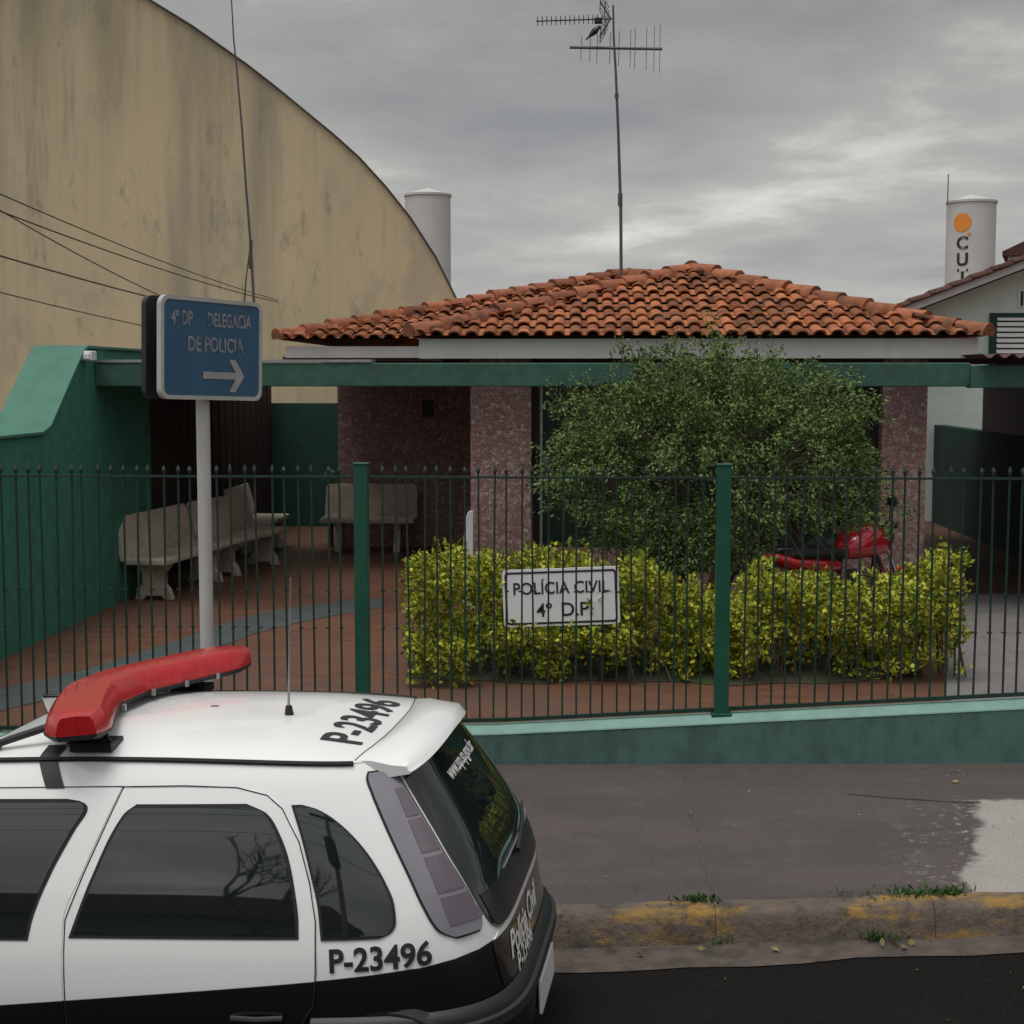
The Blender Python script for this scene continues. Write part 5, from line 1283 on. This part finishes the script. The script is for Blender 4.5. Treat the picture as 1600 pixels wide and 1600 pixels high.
# soil bed under the hedge
mb = MB(); G = []
for i in range(30):
    x = xh0-.02+(xh1-xh0-.25)*i/29; G.append([(x, 11.20+.5*max(0, i-25)/4+.06*math.sin(x*4)+.04*math.sin(x*9+1), ZF+.005), (x, 11.5, ZF+.05), (x, 14.2, ZF+.05)])
M_soil = mat('soil', (.045,.034,.022), .95, .4, 9, .8, 40, dirt=(.03,.05,.015), dscale=5, dlo=.45, dhi=.6)
tag(mb.grid(G).build('soil_bed', M_soil), kind='structure')

# ------------------------------------------------------------------ weeds, fallen leaves, pebbles
Ps, Ds, Ls, Ws = [], [], [], []
def tuft(x, y, z, n, r, h):
    p = np.stack([x+rng.normal(size=n)*r, y+rng.normal(size=n)*r*.35, np.full(n, z)], 1); d = unit(np.stack([rng.normal(size=n)*.6, rng.normal(size=n)*.6-.2, np.ones(n)], 1))
    Ps.append(p); Ds.append(d); L_ = rng.uniform(.4, 1.0, n)*h; Ls.append(L_); Ws.append(L_*.22)
def on_walk(x, y): return z_kt(x)+(z_wb(x)-z_kt(x))*max(0, y-YK-.155)/(YW-YK-.155)
def wtuft(px, py, n, r, h):
    x = PX(px, YK+.16); tuft(x, YK+.17, on_walk(x, YK+.17)-.002, n, r, h)
wtuft(1098, 1405, 110, .05, .06); wtuft(1408, 1395, 150, .14, .035); wtuft(1470, 1392, 170, .08, .06); wtuft(1510, 1395, 80, .04, .05)
x = PX(1385, YK); tuft(x, YK-.01, z_road(x)+.012, 90, .035, .06); x = PX(1420, YK); tuft(x, YK-.03, z_road(x)+.012, 40, .05, .035)
x = .66; tuft(x, YK-.005, z_road(x)+.01, 30, .02, .05)
Pq, Dq, Lq, Wq = np.concatenate(Ps), np.concatenate(Ds), np.concatenate(Ls), np.concatenate(Ws)
V, F = leaves(Pq, Dq, Lq, Wq); o = fast_mesh('grass', V, F, M_grass); tag(o, 'sparse green weeds growing in the joints of the yellow kerb', 'grass', kind='stuff')
Ps, Ds, Ls, Ws = [], [], [], []
for k_ in range(60):
    y = rng.uniform(YK+.2, YW-.05); x = rng.uniform(-1, 3); Ps.append(np.array([[x, y, on_walk(x, y)+.006]])); Ds.append(unit(np.array([[rng.normal(), rng.normal(), .05]]))); Ls.append([rng.uniform(.008, .022)]); Ws.append([rng.uniform(.006, .014)])
for px in (1408, 1430, 1450, 1480, 1230, 1110, 1010, 1395):
    x = PX(px, YK-.06)+rng.normal()*.02; y = YK-.05-rng.random()*.08; Ps.append(np.array([[x, y, z_road(x)+.018]])); Ds.append(unit(np.array([[rng.normal(), rng.normal(), .25]]))); Ls.append([rng.uniform(.03, .06)]); Ws.append([rng.uniform(.02, .035)])
x, y = PX(1503, 8.75), 8.75; Ps.append(np.array([[x, y, on_walk(x, y)+.008]])); Ds.append(unit(np.array([[1., .3, .2]]))); Ls.append([.05]); Ws.append([.045])
for k_ in range(7):
    x = rng.uniform(-.5, 2.6); y = rng.uniform(5.9, 6.45); Ps.append(np.array([[x, y, z_road(x)+.008]])); Ds.append(unit(np.array([[rng.normal(), rng.normal(), .1]]))); Ls.append([rng.uniform(.008, .022)]); Ws.append([rng.uniform(.008, .018)])
Pq, Dq, Lq, Wq = np.concatenate(Ps), np.concatenate(Ds), np.concatenate([np.array(q, float) for q in Ls]), np.concatenate([np.array(q, float) for q in Ws])
V, F = leaves(Pq, Dq, Lq, Wq); o = fast_mesh('leaf_litter', V, F, M_leafy); tag(o, 'scattered dry fallen leaves along the kerb and footpath', 'litter', kind='stuff')

# ------------------------------------------------------------------ across the street (seen only as reflections)
M_far = mat('far_render', (.30,.27,.22), .9, .1, 1)
for x0_, x1_, h_, lab_ in ((-16, -2, 3.2, 'long low rendered house across the street behind the bare tree'), (3, 14, 3.6, 'taller rendered house across the street on the right')):
    hs = thing('opposite_house', lab_, 'house', (x0_, -9.5, 0))
    MB().box(x0_, x1_, -13, -9.5, -.2, h_).build('wall', M_far, hs)
    MB().prism([(x0_-.4, h_+.01), (x1_+.4, h_+.01), (x1_-1.5, h_+1.1), (x0_+1.5, h_+1.1)], -13.4, -9.1, 'y').build('roof', M_ridge, hs)
    for k_ in range(3): xw_ = x0_+1.6+k_*3.6; MB().box(xw_, xw_+1.3, -9.5, -9.46, 1.0, 2.2).build('window', M_glass, hs)
tr = thing('street_tree', 'bare branched tree on the opposite side of the street', 'tree', (-5.3, -5.5, 0))
tm = MB(); rng = np.random.default_rng(11)
def branch(p, d, ln, r, lev):
    e_ = p+d*ln; tm.tube([p, (p+e_)/2+Vector((rng.normal(), rng.normal(), 0))*.06*ln, e_], [r, r*.8, r*.6], 5 if lev else 8, cap=False)
    if lev > 4: return
    for k_ in range(3):
        nd = (d+Vector((rng.normal()*.6, rng.normal()*.6, .15+rng.normal()*.3))).normalized(); branch(e_, nd, ln*rng.uniform(.55, .8), r*.55, lev+1)
branch(Vector((-5.3, -5.5, 0)), Vector((.1, 0, 1)).normalized(), 2.0, .19, 0)
tm.build('trunk', M_bark, tr)
for z_, y_ in ((7.75, -5.2), (7.3, -5.2), (6.2, -5.3)):
    tag(MB().tube([(x_, y_, z_-.35+.35*((x_+2)/16)**2) for x_ in range(-18, 15, 2)], .014, 5).build('street_cable', M_cable), 'street cable strung along the opposite side of the road', 'cable', 'street cables across the road')
up = thing('utility_pole', 'concrete utility pole with a transformer across the street', 'utility pole', (-2.2, -5.2, 0))
MB().lathe([(.16, 0), (.11, 8.5)], (-2.2, -5.2, 0), 14).build('pole', M_bench, up, smooth=True)
m_ = MB(); m_.box(-3.2, -1.2, -5.26, -5.14, 7.6, 7.72); m_.build('crossarm', M_darkwood, up)
m_ = MB(); m_.lathe([(.28, 5.2), (.30, 5.3), (.30, 6.0), (.2, 6.1)], (-2.2, -4.75, 0), 16); m_.build('transformer', M_dkgrey, up, smooth=True)
